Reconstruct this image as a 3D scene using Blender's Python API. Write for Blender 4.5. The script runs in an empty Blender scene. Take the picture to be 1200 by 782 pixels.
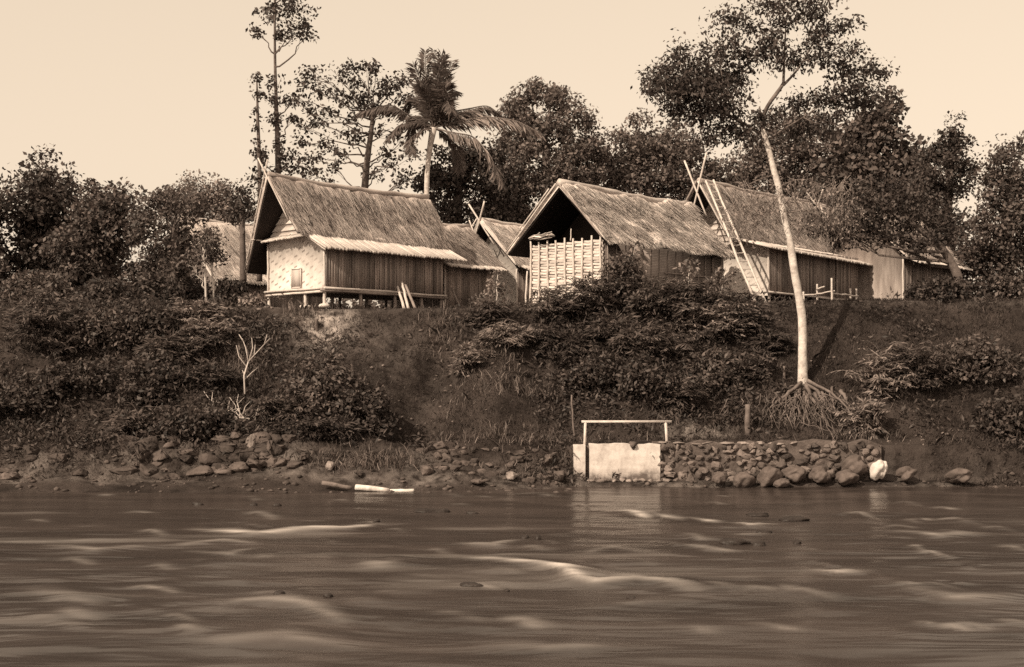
import bpy, bmesh, math
import numpy as np
from mathutils import Vector, Matrix

R = np.random.default_rng(7)
SC = bpy.context.scene
COL = SC.collection
F, HZ, CH = 1500.0, 440.0, 4.05      # focal length in photo pixels, horizon row, eye height above the water


def P(px, py, Y):
    """point at depth Y seen at a photo pixel (used to read real positions and sizes off the survey photo)"""
    return np.array([(px - 600.0) / F * Y, Y, CH + (HZ - py) / F * Y])


def W(px, py):
    """point of the water surface"""
    Y = CH * F / (py - HZ)
    return np.array([(px - 600.0) / F * Y, Y, 0.0])


# ------------------------------------------------------------------ noise
_T = np.random.default_rng(3).random((256, 256))


def vnoise(x, y):
    x = np.asarray(x, float); y = np.asarray(y, float)
    xi = np.floor(x).astype(int); yi = np.floor(y).astype(int)
    fx = x - xi; fy = y - yi
    fx = fx * fx * (3 - 2 * fx); fy = fy * fy * (3 - 2 * fy)
    a = _T[xi % 256, yi % 256]; b = _T[(xi + 1) % 256, yi % 256]
    c = _T[xi % 256, (yi + 1) % 256]; d = _T[(xi + 1) % 256, (yi + 1) % 256]
    return (a * (1 - fx) + b * fx) * (1 - fy) + (c * (1 - fx) + d * fx) * fy - 0.5


def fbm(x, y, o=4):
    r = 0; a = 1.0
    for k in range(o):
        r = r + a * vnoise(np.asarray(x) * 2 ** k + 17.3 * k, np.asarray(y) * 2 ** k + 9.1 * k)
        a *= 0.5
    return r


def sstep(a, b, x):
    t = np.clip((np.asarray(x, float) - a) / (b - a), 0, 1)
    return t * t * (3 - 2 * t)


# ------------------------------------------------------------------ terrain
PROF = [
    (-60, [(40, -1.0), (44.0, -.05), (45.6, .35), (46.2, .5), (47.2, 1.5), (48.8, 2.1), (51, 4.4), (53.3, 6.2), (55.6, 7.2)]),
    (-20, [(40, -1.0), (44.0, -.05), (45.6, .35), (46.2, .5), (47.0, 1.5), (48.8, 2.1), (51, 4.4), (53.3, 6.2), (55.2, 7.1)]),
    (-9,  [(40, -1.0), (44.0, -.05), (45.8, .33), (46.3, .5), (47.0, 1.55), (48.8, 1.9), (51, 3.8), (53.3, 5.8), (54.9, 6.92)]),
    (-5,  [(40, -1.0), (44.7, -.05), (45.8, .25), (46.6, .5), (47.6, 1.25), (48.8, 1.75), (51, 3.2), (53.5, 5.5), (54.9, 6.92)]),
    (0,   [(40, -1.0), (45.2, -.05), (46.0, .22), (46.8, .6), (47.8, 1.4), (48.8, 1.8), (51, 3.4), (53.2, 5.4), (55.0, 7.0)]),
    (2.0, [(40, -1.0), (46.2, -.1), (46.6, .12), (46.9, .35), (47.6, 1.35), (48.8, 1.65), (51, 3.5), (53.2, 5.5), (55.0, 7.0)]),
    (2.5, [(40, -1.0), (46.3, -.1), (46.7, .12), (47.15, .2), (47.35, 1.45), (48.8, 1.62), (51, 3.5), (53.2, 5.5), (55.0, 7.0)]),
    (8,   [(40, -1.0), (46.3, -.1), (46.7, .12), (47.15, .2), (47.35, 1.45), (48.8, 1.62), (51, 3.5), (53.2, 5.5), (55.0, 7.05)]),
    (15,  [(40, -1.0), (46.0, -.1), (46.5, .12), (47.15, .2), (47.4, 1.45), (48.8, 1.7), (51, 3.7), (53.2, 5.6), (55.2, 7.26)]),
    (60,  [(40, -1.0), (45.6, -.1), (46.3, .2), (47.0, .6), (47.6, 1.3), (48.8, 1.9), (51, 3.9), (53.2, 5.8), (55.5, 7.3)]),
]
_PX = np.array([p[0] for p in PROF], float)
_PY = np.array([[q[0] for q in p[1]] for p in PROF], float)
_PZ = np.array([[q[1] for q in p[1]] for p in PROF], float)


def tz(x, y, rough=True):
    x = np.atleast_1d(np.asarray(x, float)); y = np.atleast_1d(np.asarray(y, float))
    x, y = np.broadcast_arrays(x, y)
    K = _PY.shape[1]
    Ys = [np.interp(x, _PX, _PY[:, k]) for k in range(K)]
    Zs = [np.interp(x, _PX, _PZ[:, k]) for k in range(K)]
    z = np.full(x.shape, -1.0)
    for k in range(K - 1):
        m = (y >= Ys[k]) & (y < Ys[k + 1])
        t = (y - Ys[k]) / (Ys[k + 1] - Ys[k])
        z = np.where(m, Zs[k] + (Zs[k + 1] - Zs[k]) * t, z)
    sl = np.interp(x, [-8, 0, 6], [.03, .05, .06])
    top = Zs[-1] + sl * np.minimum(y - Ys[-1], 28)
    z = np.where(y >= Ys[-1], top, z)
    # near bank, behind the camera
    z = np.where(y < 6, np.interp(y, [-40, -3, 1, 6], [3.2, 2.4, 1.6, -1.0]), z)
    if rough:
        face = sstep(44.5, 46.5, y) * (1 - sstep(52.6, 54.9, y))
        wallzone = sstep(2.2, 2.8, x) * (1 - sstep(15.5, 17, x)) * (1 - sstep(48.4, 49.4, y))
        amp = face * (1 - wallzone)
        z = z + amp * (.55 * fbm(x * .32, y * .34, 3) + .22 * fbm(x * 1.3 + 5, y * 1.3, 3))
        z = z + face * .10 * fbm(x * 2.6 + 11, y * 2.6, 2) * (1 - .8 * wallzone)
        # gully running down the middle of the bank
        cx = np.interp(y, [47.5, 49.5, 51.5, 53.5, 55], [-4.0, -4.5, -3.9, -2.9, -2.3])
        gx_ = np.where(x < cx, (x - cx) / .55, (x - cx) / 1.7)
        z = z - 1.7 * np.exp(-gx_ ** 2) * sstep(47.6, 49.4, y) * (1 - sstep(52.6, 54.6, y))
        z = z + .5 * np.exp(-((x + .6) / 1.0) ** 2) * sstep(48, 50, y) * (1 - sstep(52.6, 54.6, y))
        # land slip under the first hut
        z = z - .55 * np.exp(-((x + 7.9) / .9) ** 2 - ((y - 53.9) / .9) ** 2)
        z = z + (1 - face) * (y > 50) * .05 * fbm(x * .5, y * .5, 2)
    return z


def tz1(x, y):
    return float(tz(x, y)[0])


# ------------------------------------------------------------------ materials
def sep(l):
    """a brown-toned grey of reflectance l"""
    t = min(max(l, 0), 1)
    w = t ** .6
    return (l * (1.22 - .18 * w), l * (.925 + .065 * w), l * (.84 + .10 * w), 1)


def new_mat(name):
    m = bpy.data.materials.new(name); m.use_nodes = True
    nt = m.node_tree; nt.nodes.clear()
    return m, nt, nt.nodes, nt.links


def mat(name, l, var=.35, scale=2.0, rough=.85, island=.0, bump=.0, bscale=30, stretch=(1, 1, 1), l2=None, detail=5):
    """earthy surface: noise-mixed tone, per-piece tone, bump"""
    m, nt, N, L = new_mat(name)
    out = N.new('ShaderNodeOutputMaterial'); b = N.new('ShaderNodeBsdfPrincipled')
    L.new(b.outputs[0], out.inputs[0])
    b.inputs['Roughness'].default_value = rough
    b.inputs['Specular IOR Level'].default_value = .2
    tc = N.new('ShaderNodeTexCoord'); mp = N.new('ShaderNodeMapping')
    mp.inputs['Scale'].default_value = stretch
    L.new(tc.outputs['Object'], mp.inputs[0])
    n = N.new('ShaderNodeTexNoise'); n.inputs['Scale'].default_value = scale; n.inputs['Detail'].default_value = detail
    n.inputs['Roughness'].default_value = .65
    L.new(mp.outputs[0], n.inputs['Vector'])
    mr = N.new('ShaderNodeMapRange')
    mr.inputs[1].default_value = .28; mr.inputs[2].default_value = .72
    L.new(n.outputs[0], mr.inputs[0])
    mx = N.new('ShaderNodeMix'); mx.data_type = 'RGBA'
    mx.inputs[6].default_value = sep(l * (1 - var)); mx.inputs[7].default_value = sep(l2 if l2 else l * (1 + var))
    L.new(mr.outputs[0], mx.inputs[0])
    col = mx.outputs[2]
    if island:
        g = N.new('ShaderNodeNewGeometry')
        m2 = N.new('ShaderNodeMapRange'); m2.inputs[3].default_value = 1 - island; m2.inputs[4].default_value = 1 + island
        L.new(g.outputs['Random Per Island'], m2.inputs[0])
        vm = N.new('ShaderNodeVectorMath'); vm.operation = 'SCALE'
        L.new(col, vm.inputs[0]); L.new(m2.outputs[0], vm.inputs['Scale'])
        col = vm.outputs[0]
    L.new(col, b.inputs['Base Color'])
    if bump:
        n2 = N.new('ShaderNodeTexNoise'); n2.inputs['Scale'].default_value = bscale; n2.inputs['Detail'].default_value = 6
        L.new(mp.outputs[0], n2.inputs['Vector'])
        bp = N.new('ShaderNodeBump'); bp.inputs['Strength'].default_value = bump; bp.inputs['Distance'].default_value = .05
        L.new(n2.outputs[0], bp.inputs['Height']); L.new(bp.outputs[0], b.inputs['Normal'])
    return m


def leaf_mat(name, l, trans=.25, spread=.55):
    m, nt, N, L = new_mat(name)
    out = N.new('ShaderNodeOutputMaterial')
    g = N.new('ShaderNodeNewGeometry')
    mr = N.new('ShaderNodeMapRange'); mr.inputs[3].default_value = 1 - spread; mr.inputs[4].default_value = 1 + spread
    L.new(g.outputs['Random Per Island'], mr.inputs[0])
    vm = N.new('ShaderNodeVectorMath'); vm.operation = 'SCALE'; vm.inputs[0].default_value = sep(l)[:3]
    L.new(mr.outputs[0], vm.inputs['Scale'])
    d = N.new('ShaderNodeBsdfPrincipled'); d.inputs['Roughness'].default_value = .6; d.inputs['Specular IOR Level'].default_value = .3
    t = N.new('ShaderNodeBsdfTranslucent')
    L.new(vm.outputs[0], d.inputs['Base Color']); L.new(vm.outputs[0], t.inputs[0])
    mx = N.new('ShaderNodeMixShader'); mx.inputs[0].default_value = trans
    L.new(d.outputs[0], mx.inputs[1]); L.new(t.outputs[0], mx.inputs[2]); L.new(mx.outputs[0], out.inputs[0])
    return m


def weave_mat(name, l, sx, sz, dark=.55, off=.5):
    """plaited bamboo panel: staggered strips along x (or y) and z of the object"""
    m, nt, N, L = new_mat(name)
    out = N.new('ShaderNodeOutputMaterial'); b = N.new('ShaderNodeBsdfPrincipled'); L.new(b.outputs[0], out.inputs[0])
    b.inputs['Roughness'].default_value = .7; b.inputs['Specular IOR Level'].default_value = .25
    tc = N.new('ShaderNodeTexCoord'); sx_ = N.new('ShaderNodeSeparateXYZ'); L.new(tc.outputs['Object'], sx_.inputs[0])
    ad = N.new('ShaderNodeMath'); ad.operation = 'ADD'; L.new(sx_.outputs[0], ad.inputs[0]); L.new(sx_.outputs[1], ad.inputs[1])
    cb = N.new('ShaderNodeCombineXYZ'); L.new(ad.outputs[0], cb.inputs[0]); L.new(sx_.outputs[2], cb.inputs[1])
    br = N.new('ShaderNodeTexBrick'); br.offset = off; br.squash = 1.0
    br.inputs['Scale'].default_value = 1.0; br.inputs['Brick Width'].default_value = sx; br.inputs['Row Height'].default_value = sz
    br.inputs['Mortar Size'].default_value = min(sx, sz) * .16; br.inputs['Mortar Smooth'].default_value = .6
    br.inputs['Color1'].default_value = sep(l * 1.05); br.inputs['Color2'].default_value = sep(l * .86); br.inputs['Mortar'].default_value = sep(l * dark)
    br.inputs['Bias'].default_value = -.2
    n = N.new('ShaderNodeTexNoise'); n.inputs['Scale'].default_value = 1.7; n.inputs['Detail'].default_value = 6
    L.new(tc.outputs['Object'], n.inputs['Vector'])
    wv = N.new('ShaderNodeVectorMath'); wv.operation = 'SCALE'; wv.inputs['Scale'].default_value = .06
    L.new(n.outputs[1], wv.inputs[0])
    av = N.new('ShaderNodeVectorMath'); L.new(cb.outputs[0], av.inputs[0]); L.new(wv.outputs[0], av.inputs[1])
    L.new(av.outputs[0], br.inputs['Vector'])
    mr = N.new('ShaderNodeMapRange'); mr.inputs[1].default_value = .3; mr.inputs[2].default_value = .7; mr.inputs[3].default_value = .82; mr.inputs[4].default_value = 1.12
    L.new(n.outputs[0], mr.inputs[0])
    vm = N.new('ShaderNodeVectorMath'); vm.operation = 'SCALE'; L.new(br.outputs[0], vm.inputs[0]); L.new(mr.outputs[0], vm.inputs['Scale'])
    L.new(vm.outputs[0], b.inputs['Base Color'])
    bp = N.new('ShaderNodeBump'); bp.inputs['Strength'].default_value = .5; bp.inputs['Distance'].default_value = .02; bp.invert = True
    L.new(br.outputs['Fac'], bp.inputs['Height']); L.new(bp.outputs[0], b.inputs['Normal'])
    return m


M = {}
M['thatch'] = mat('thatch', .36, .35, 1.2, .95, .62, .6, 40, (1, 1, .5))
M['thatch_pale'] = mat('thatch_pale', .47, .3, 1.3, .95, .6, .6, 40)
M['bamboo'] = mat('bamboo', .52, .22, 3, .55, .18, .2, 20)
M['bamboo_dark'] = mat('bamboo_dark', .24, .3, 3, .7, .2, .2, 20)
def dash_mat(name, l, px_, pz_, dark):
    """plaited panel with staggered darker dashes"""
    m, nt, N, L = new_mat(name)
    out = N.new('ShaderNodeOutputMaterial'); b = N.new('ShaderNodeBsdfPrincipled'); L.new(b.outputs[0], out.inputs[0])
    b.inputs['Roughness'].default_value = .75; b.inputs['Specular IOR Level'].default_value = .2
    tc = N.new('ShaderNodeTexCoord')
    n = N.new('ShaderNodeTexNoise'); n.inputs['Scale'].default_value = 2.5; n.inputs['Detail'].default_value = 7
    L.new(tc.outputs['Object'], n.inputs['Vector'])
    w = N.new('ShaderNodeVectorMath'); w.operation = 'SCALE'; w.inputs['Scale'].default_value = .12; L.new(n.outputs[1], w.inputs[0])
    a = N.new('ShaderNodeVectorMath'); L.new(tc.outputs['Object'], a.inputs[0]); L.new(w.outputs[0], a.inputs[1])
    sp = N.new('ShaderNodeSeparateXYZ'); L.new(a.outputs[0], sp.inputs[0])

    def wave(sock, per):
        mu = N.new('ShaderNodeMath'); mu.operation = 'MULTIPLY'; mu.inputs[1].default_value = 6.2832 / per; L.new(sock, mu.inputs[0])
        si = N.new('ShaderNodeMath'); si.operation = 'SINE'; L.new(mu.outputs[0], si.inputs[0]); return si.outputs[0]
    sl_ = N.new('ShaderNodeMath'); sl_.operation = 'MULTIPLY_ADD'; sl_.inputs[1].default_value = .35; L.new(sp.outputs[1], sl_.inputs[0]); L.new(sp.outputs[2], sl_.inputs[2])
    pr = N.new('ShaderNodeMath'); pr.operation = 'MULTIPLY'; L.new(wave(sp.outputs[1], px_), pr.inputs[0]); L.new(wave(sl_.outputs[0], pz_), pr.inputs[1])
    mr0 = N.new('ShaderNodeMapRange'); mr0.interpolation_type = 'SMOOTHSTEP'; mr0.inputs[1].default_value = .15; mr0.inputs[2].default_value = .6; L.new(pr.outputs[0], mr0.inputs[0])
    az = N.new('ShaderNodeMath'); az.operation = 'ABSOLUTE'; L.new(pr.inputs[1].links[0].from_socket, az.inputs[0])
    mz = N.new('ShaderNodeMapRange'); mz.interpolation_type = 'SMOOTHSTEP'; mz.inputs[1].default_value = .72; mz.inputs[2].default_value = .98; L.new(az.outputs[0], mz.inputs[0])
    mr = N.new('ShaderNodeMath'); mr.operation = 'MULTIPLY'; L.new(mr0.outputs[0], mr.inputs[0]); L.new(mz.outputs[0], mr.inputs[1])
    n2 = N.new('ShaderNodeTexNoise'); n2.inputs['Scale'].default_value = 1.1; n2.inputs['Detail'].default_value = 4; L.new(tc.outputs['Object'], n2.inputs['Vector'])
    m2 = N.new('ShaderNodeMapRange'); m2.inputs[1].default_value = .35; m2.inputs[2].default_value = .6; m2.inputs[3].default_value = .25; L.new(n2.outputs[0], m2.inputs[0])
    mm = N.new('ShaderNodeMath'); mm.operation = 'MULTIPLY'; L.new(mr.outputs[0], mm.inputs[0]); L.new(m2.outputs[0], mm.inputs[1])
    mx = N.new('ShaderNodeMix'); mx.data_type = 'RGBA'; mx.inputs[6].default_value = sep(l); mx.inputs[7].default_value = sep(l * dark)
    L.new(mm.outputs[0], mx.inputs[0])
    m3 = N.new('ShaderNodeMapRange'); m3.inputs[1].default_value = .25; m3.inputs[2].default_value = .75; m3.inputs[3].default_value = .8; m3.inputs[4].default_value = 1.15; L.new(n.outputs[0], m3.inputs[0])
    vm = N.new('ShaderNodeVectorMath'); vm.operation = 'SCALE'; L.new(mx.outputs[2], vm.inputs[0]); L.new(m3.outputs[0], vm.inputs['Scale'])
    L.new(vm.outputs[0], b.inputs['Base Color'])
    return m


M['weave'] = dash_mat('weave', .62, .56, .46, .42)
M['weave_dark'] = weave_mat('weave_dark', .16, .55, .075, .55)
M['strip'] = mat('strip', .50, .2, 2.5, .6, .22)
M['board'] = mat('board', .24, .35, 1.5, .85, .4, .3, 20, (3, 3, .6))
M['board_mid'] = mat('board_mid', .27, .4, 1.2, .85, .2, .3, 20, (3, 3, .6))
M['board_pale'] = mat('board_pale', .42, .3, 1.5, .85, .2, .3, 20, (3, 3, .6))
M['black'] = mat('shade_black', .03, .3)  # near-black colour painting the shade under roofs and inside the gable
M['leaf_dark'] = leaf_mat('leaf_dark', .062, .25, .65)
M['leaf_mid'] = leaf_mat('leaf_mid', .092, .25, .7)
M['leaf_haze'] = leaf_mat('leaf_haze', .13, .25, .6)  # lighter leaf colour in place of air haze on the background trees
M['leaf_pale'] = leaf_mat('leaf_pale', .19, .25, .7)
M['leaf_dry'] = leaf_mat('leaf_dry', .22)
M['grass'] = leaf_mat('grass', .07, .3, .7)
M['frond'] = leaf_mat('frond', .12, .3, .4)
M['bark'] = mat('bark', .11, .4, 4, .9, 0, .5, 14)
M['bark_pale'] = mat('bark_pale', .55, .5, 3.0, .8, 0, .4, 10, l2=.75)
M['root'] = mat('root', .12, .5, 3, .9, .5, .4, 14)
M['stone'] = mat('stone', .075, .55, 1.6, .95, .4, .9, 7)
M['stone_wall'] = mat('stone_wall', .12, .5, 1.6, .95, .55, .9, 7)
M['wet_rock'] = mat('wet_rock', .028, .4, 4, .5, 0, .6, 12)
M['stone_mid'] = mat('stone_mid', .2, .5, 2.2, .95, .3, .8, 8)
M['stone_pale'] = mat('stone_pale', .55, .25, 2.2, .9, .1, .4, 9)
M['mortar'] = mat('mortar', .10, .5, 2.5, .95, 0, .6, 12)
M['wood_pale'] = mat('wood_pale', .55, .25, 4, .7, .1, .2, 20)


def plaster_mat():
    m, nt, N, L = new_mat('plaster')
    out = N.new('ShaderNodeOutputMaterial'); b = N.new('ShaderNodeBsdfPrincipled'); L.new(b.outputs[0], out.inputs[0])
    b.inputs['Roughness'].default_value = .9
    tc = N.new('ShaderNodeTexCoord'); n = N.new('ShaderNodeTexNoise'); n.inputs['Scale'].default_value = 1.6; n.inputs['Detail'].default_value = 8
    n.inputs['Roughness'].default_value = .7
    L.new(tc.outputs['Object'], n.inputs['Vector'])
    sx = N.new('ShaderNodeSeparateXYZ'); L.new(tc.outputs['Object'], sx.inputs[0])
    # damp, flaking foot: more stain low on the wall
    mr = N.new('ShaderNodeMapRange'); mr.inputs[1].default_value = 0; mr.inputs[2].default_value = .45; mr.inputs[3].default_value = .32; mr.inputs[4].default_value = 0
    L.new(sx.outputs[2], mr.inputs[0])
    ad = N.new('ShaderNodeMath'); L.new(n.outputs[0], ad.inputs[0]); L.new(mr.outputs[0], ad.inputs[1])
    cr = N.new('ShaderNodeValToRGB'); e = cr.color_ramp.elements
    e[0].position = .40; e[0].color = sep(.66); e[1].position = .80; e[1].color = sep(.10)
    e2 = cr.color_ramp.elements.new(.56); e2.color = sep(.48)
    L.new(ad.outputs[0], cr.inputs[0]); L.new(cr.outputs[0], b.inputs['Base Color'])
    bp = N.new('ShaderNodeBump'); bp.inputs['Strength'].default_value = .3; bp.inputs['Distance'].default_value = .03
    L.new(n.outputs[0], bp.inputs['Height']); L.new(bp.outputs[0], b.inputs['Normal'])
    return m


M['plaster'] = plaster_mat()


def ground_mat():
    m, nt, N, L = new_mat('bank_earth')
    out = N.new('ShaderNodeOutputMaterial'); b = N.new('ShaderNodeBsdfPrincipled'); L.new(b.outputs[0], out.inputs[0])
    b.inputs['Roughness'].default_value = .95; b.inputs['Specular IOR Level'].default_value = .1
    tc = N.new('ShaderNodeTexCoord')
    n = N.new('ShaderNodeTexNoise'); n.inputs['Scale'].default_value = .55; n.inputs['Detail'].default_value = 9; n.inputs['Roughness'].default_value = .68
    L.new(tc.outputs['Object'], n.inputs['Vector'])
    cr = N.new('ShaderNodeValToRGB'); e = cr.color_ramp.elements
    e[0].position = .34; e[0].color = sep(.018); e[1].position = .72; e[1].color = sep(.07)
    L.new(n.outputs[0], cr.inputs[0])
    at = N.new('ShaderNodeAttribute'); at.attribute_name = 'bare'
    mx = N.new('ShaderNodeMix'); mx.data_type = 'RGBA'; mx.inputs[7].default_value = sep(.42)
    n2 = N.new('ShaderNodeTexNoise'); n2.inputs['Scale'].default_value = 2.2; n2.inputs['Detail'].default_value = 6
    L.new(tc.outputs['Object'], n2.inputs['Vector'])
    mu = N.new('ShaderNodeMath'); mu.operation = 'MULTIPLY'
    mr = N.new('ShaderNodeMapRange'); mr.inputs[1].default_value = .35; mr.inputs[2].default_value = .6
    L.new(n2.outputs[0], mr.inputs[0]); L.new(mr.outputs[0], mu.inputs[0]); L.new(at.outputs['Fac'], mu.inputs[1])
    L.new(mu.outputs[0], mx.inputs[0]); L.new(cr.outputs[0], mx.inputs[6]); L.new(mx.outputs[2], b.inputs['Base Color'])
    n3 = N.new('ShaderNodeTexNoise'); n3.inputs['Scale'].default_value = 4; n3.inputs['Detail'].default_value = 10; n3.inputs['Roughness'].default_value = .7
    L.new(tc.outputs['Object'], n3.inputs['Vector'])
    bp = N.new('ShaderNodeBump'); bp.inputs['Strength'].default_value = .9; bp.inputs['Distance'].default_value = .18
    L.new(n3.outputs[0], bp.inputs['Height']); L.new(bp.outputs[0], b.inputs['Normal'])
    return m


M['earth'] = ground_mat()


def water_mat():
    m, nt, N, L = new_mat('river_water')
    out = N.new('ShaderNodeOutputMaterial'); b = N.new('ShaderNodeBsdfPrincipled'); L.new(b.outputs[0], out.inputs[0])
    b.inputs['IOR'].default_value = 1.33; b.inputs['Specular IOR Level'].default_value = .36
    tc = N.new('ShaderNodeTexCoord')
    mp = N.new('ShaderNodeMapping'); mp.inputs['Scale'].default_value = (.24, 1.0, 1); mp.inputs['Rotation'].default_value = (0, 0, .2)
    L.new(tc.outputs['Object'], mp.inputs[0])
    n = N.new('ShaderNodeTexNoise'); n.inputs['Scale'].default_value = .6; n.inputs['Detail'].default_value = 4; n.inputs['Roughness'].default_value = .6
    n.inputs['Distortion'].default_value = .8
    L.new(mp.outputs[0], n.inputs['Vector'])
    at = N.new('ShaderNodeAttribute'); at.attribute_name = 'foam'
    # turbid body with silt streaks
    cr = N.new('ShaderNodeValToRGB'); e = cr.color_ramp.elements
    e[0].position = .3; e[0].color = sep(.024); e[1].position = .75; e[1].color = sep(.062)
    L.new(n.outputs[0], cr.inputs[0])
    mx = N.new('ShaderNodeMix'); mx.data_type = 'RGBA'; mx.inputs[7].default_value = sep(.62)
    mu = N.new('ShaderNodeMath'); mu.operation = 'MULTIPLY'
    n2 = N.new('ShaderNodeTexNoise'); n2.inputs['Scale'].default_value = 1.6; n2.inputs['Detail'].default_value = 5
    L.new(mp.outputs[0], n2.inputs['Vector'])
    mr = N.new('ShaderNodeMapRange'); mr.inputs[1].default_value = .3; mr.inputs[2].default_value = .62; mr.inputs[3].default_value = .35
    L.new(n2.outputs[0], mr.inputs[0]); L.new(mr.outputs[0], mu.inputs[0]); L.new(at.outputs['Fac'], mu.inputs[1])
    L.new(mu.outputs[0], mx.inputs[0]); L.new(cr.outputs[0], mx.inputs[6]); L.new(mx.outputs[2], b.inputs['Base Color'])
    m2 = N.new('ShaderNodeMapRange'); m2.inputs[3].default_value = .23; m2.inputs[4].default_value = .7
    L.new(mu.outputs[0], m2.inputs[0]); L.new(m2.outputs[0], b.inputs['Roughness'])
    bp = N.new('ShaderNodeBump'); bp.inputs['Strength'].default_value = .6; bp.inputs['Distance'].default_value = .12
    L.new(n.outputs[0], bp.inputs['Height']); L.new(bp.outputs[0], b.inputs['Normal'])
    return m


M['water'] = water_mat()


# ------------------------------------------------------------------ mesh building
class MB:
    def __init__(s):
        s.v = []; s.f = []; s.n = 0

    def add(s, v, f):
        v = np.asarray(v, float).reshape(-1, 3); f = np.asarray(f, int)
        s.v.append(v); s.f.append(f + s.n); s.n += len(v)
        return s

    def box(s, c, d, rz=0.0):
        x, y, z = np.array(d) / 2
        p = np.array([[-x, -y, -z], [x, -y, -z], [x, y, -z], [-x, y, -z], [-x, -y, z], [x, -y, z], [x, y, z], [-x, y, z]])
        if rz:
            cs, sn = math.cos(rz), math.sin(rz)
            p = np.stack([p[:, 0] * cs - p[:, 1] * sn, p[:, 0] * sn + p[:, 1] * cs, p[:, 2]], 1)
        s.add(p + np.array(c), [[0, 3, 2, 1], [4, 5, 6, 7], [0, 1, 5, 4], [1, 2, 6, 5], [2, 3, 7, 6], [3, 0, 4, 7]])
        return s

    def prism(s, poly, d):
        """flat polygon (n x 3) given thickness along vector d"""
        p = np.asarray(poly, float); n = len(p); q = p + np.asarray(d, float)
        s.v.append(p); s.v.append(q)
        s.f.append([list(np.arange(n) + s.n)]); s.f.append([list(np.arange(n)[::-1] + s.n + n)])
        s.f.append(np.array([[i, (i + 1) % n, n + (i + 1) % n, n + i] for i in range(n)]) + s.n)
        s.n += 2 * n
        return s

    def tube(s, pts, rad, k=6, rough=0.0):
        pts = np.asarray(pts, float); n = len(pts)
        rad = np.broadcast_to(np.asarray(rad, float), (n,))
        t = np.gradient(pts, axis=0); t /= np.linalg.norm(t, axis=1, keepdims=True) + 1e-9
        up = np.array([0, 0, 1.0]) if abs(t[0][2]) < .9 else np.array([1.0, 0, 0])
        V = []
        a = np.cross(t[0], up); a /= np.linalg.norm(a)
        for i in range(n):
            a = a - t[i] * np.dot(a, t[i]); a /= np.linalg.norm(a) + 1e-9
            b = np.cross(t[i], a)
            th = np.arange(k) / k * 2 * math.pi
            rr = rad[i] * (1 + rough * (R.random(k) - .5)) if rough else rad[i] * np.ones(k)
            V.append(pts[i] + np.outer(np.cos(th) * rr, a) + np.outer(np.sin(th) * rr, b))
        V = np.concatenate(V)
        j = np.arange(k); j2 = (j + 1) % k
        Fs = np.concatenate([np.stack([i * k + j, i * k + j2, (i + 1) * k + j2, (i + 1) * k + j], 1) for i in range(n - 1)])
        s.v.append(V); s.f.append(Fs + s.n)
        s.f.append([list(np.arange(k)[::-1] + s.n)]); s.f.append([list(np.arange(k) + s.n + (n - 1) * k)])
        s.n += len(V)
        return s

    def build(s, name, m, parent=None, smooth=False):
        me = bpy.data.meshes.new(name)
        if s.v:
            V = np.concatenate(s.v)
            sizes = []; idx = []
            for f in s.f:
                if isinstance(f, np.ndarray):
                    sizes.append(np.full(len(f), f.shape[1])); idx.append(f.ravel())
                else:
                    for q in f:
                        sizes.append(np.array([len(q)])); idx.append(np.array(q))
            sizes = np.concatenate(sizes); idx = np.concatenate(idx)
            me.vertices.add(len(V)); me.vertices.foreach_set('co', V.ravel())
            me.loops.add(len(idx)); me.loops.foreach_set('vertex_index', idx.astype(np.int32))
            me.polygons.add(len(sizes))
            st = np.concatenate([[0], np.cumsum(sizes)[:-1]])
            me.polygons.foreach_set('loop_start', st.astype(np.int32)); me.polygons.foreach_set('loop_total', sizes.astype(np.int32))
            if smooth:
                me.polygons.foreach_set('use_smooth', np.ones(len(sizes), bool))
            me.update(calc_edges=True); me.validate()
        me.materials.append(M[m])
        o = bpy.data.objects.new(name, me); COL.objects.link(o)
        if parent:
            o.parent = parent
        return o


def tag(o, label=None, cat=None, group=None, kind=None):
    if label: o['label'] = label
    if cat: o['category'] = cat
    if group: o['group'] = group
    if kind: o['kind'] = kind
    return o


def empty(name, loc, label, cat, rz=0.0, group=None):
    o = bpy.data.objects.new(name, None); COL.objects.link(o)
    o.location = tuple(float(c) for c in loc); o.rotation_euler = (0, 0, rz); o.empty_display_size = .3
    return tag(o, label, cat, group)


def copy_thing(o, loc, rz, label, scale=1.0):
    c = o.copy(); COL.objects.link(c); c.location = tuple(float(q) for q in loc); c.rotation_euler = (0, 0, rz)
    c.scale = (scale, scale, scale); c['label'] = label
    for ch in o.children:
        d = ch.copy(); COL.objects.link(d); d.parent = c
        for g in ch.children:
            e = g.copy(); COL.objects.link(e); e.parent = d
    return c


def unit(v):
    return v / (np.linalg.norm(v, axis=-1, keepdims=True) + 1e-9)


def leaf_quads(c, nrm, ax, ln, wd):
    """folded diamond leaves at c, along ax, facing nrm"""
    ax = unit(ax); sd = unit(np.cross(nrm, ax)); n = np.cross(ax, sd)
    ln = ln[:, None]; wd = wd[:, None]
    a = c - ax * ln * .5; b = c + sd * wd * .5 + n * wd * .12 - ax * ln * .05
    t = c + ax * ln * .5; d = c - sd * wd * .5 + n * wd * .12 - ax * ln * .05
    V = np.stack([a, b, t, d], 1).reshape(-1, 3)
    i = np.arange(len(c))[:, None] * 4
    return V, i + np.array([[0, 1, 2, 3]])


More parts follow.
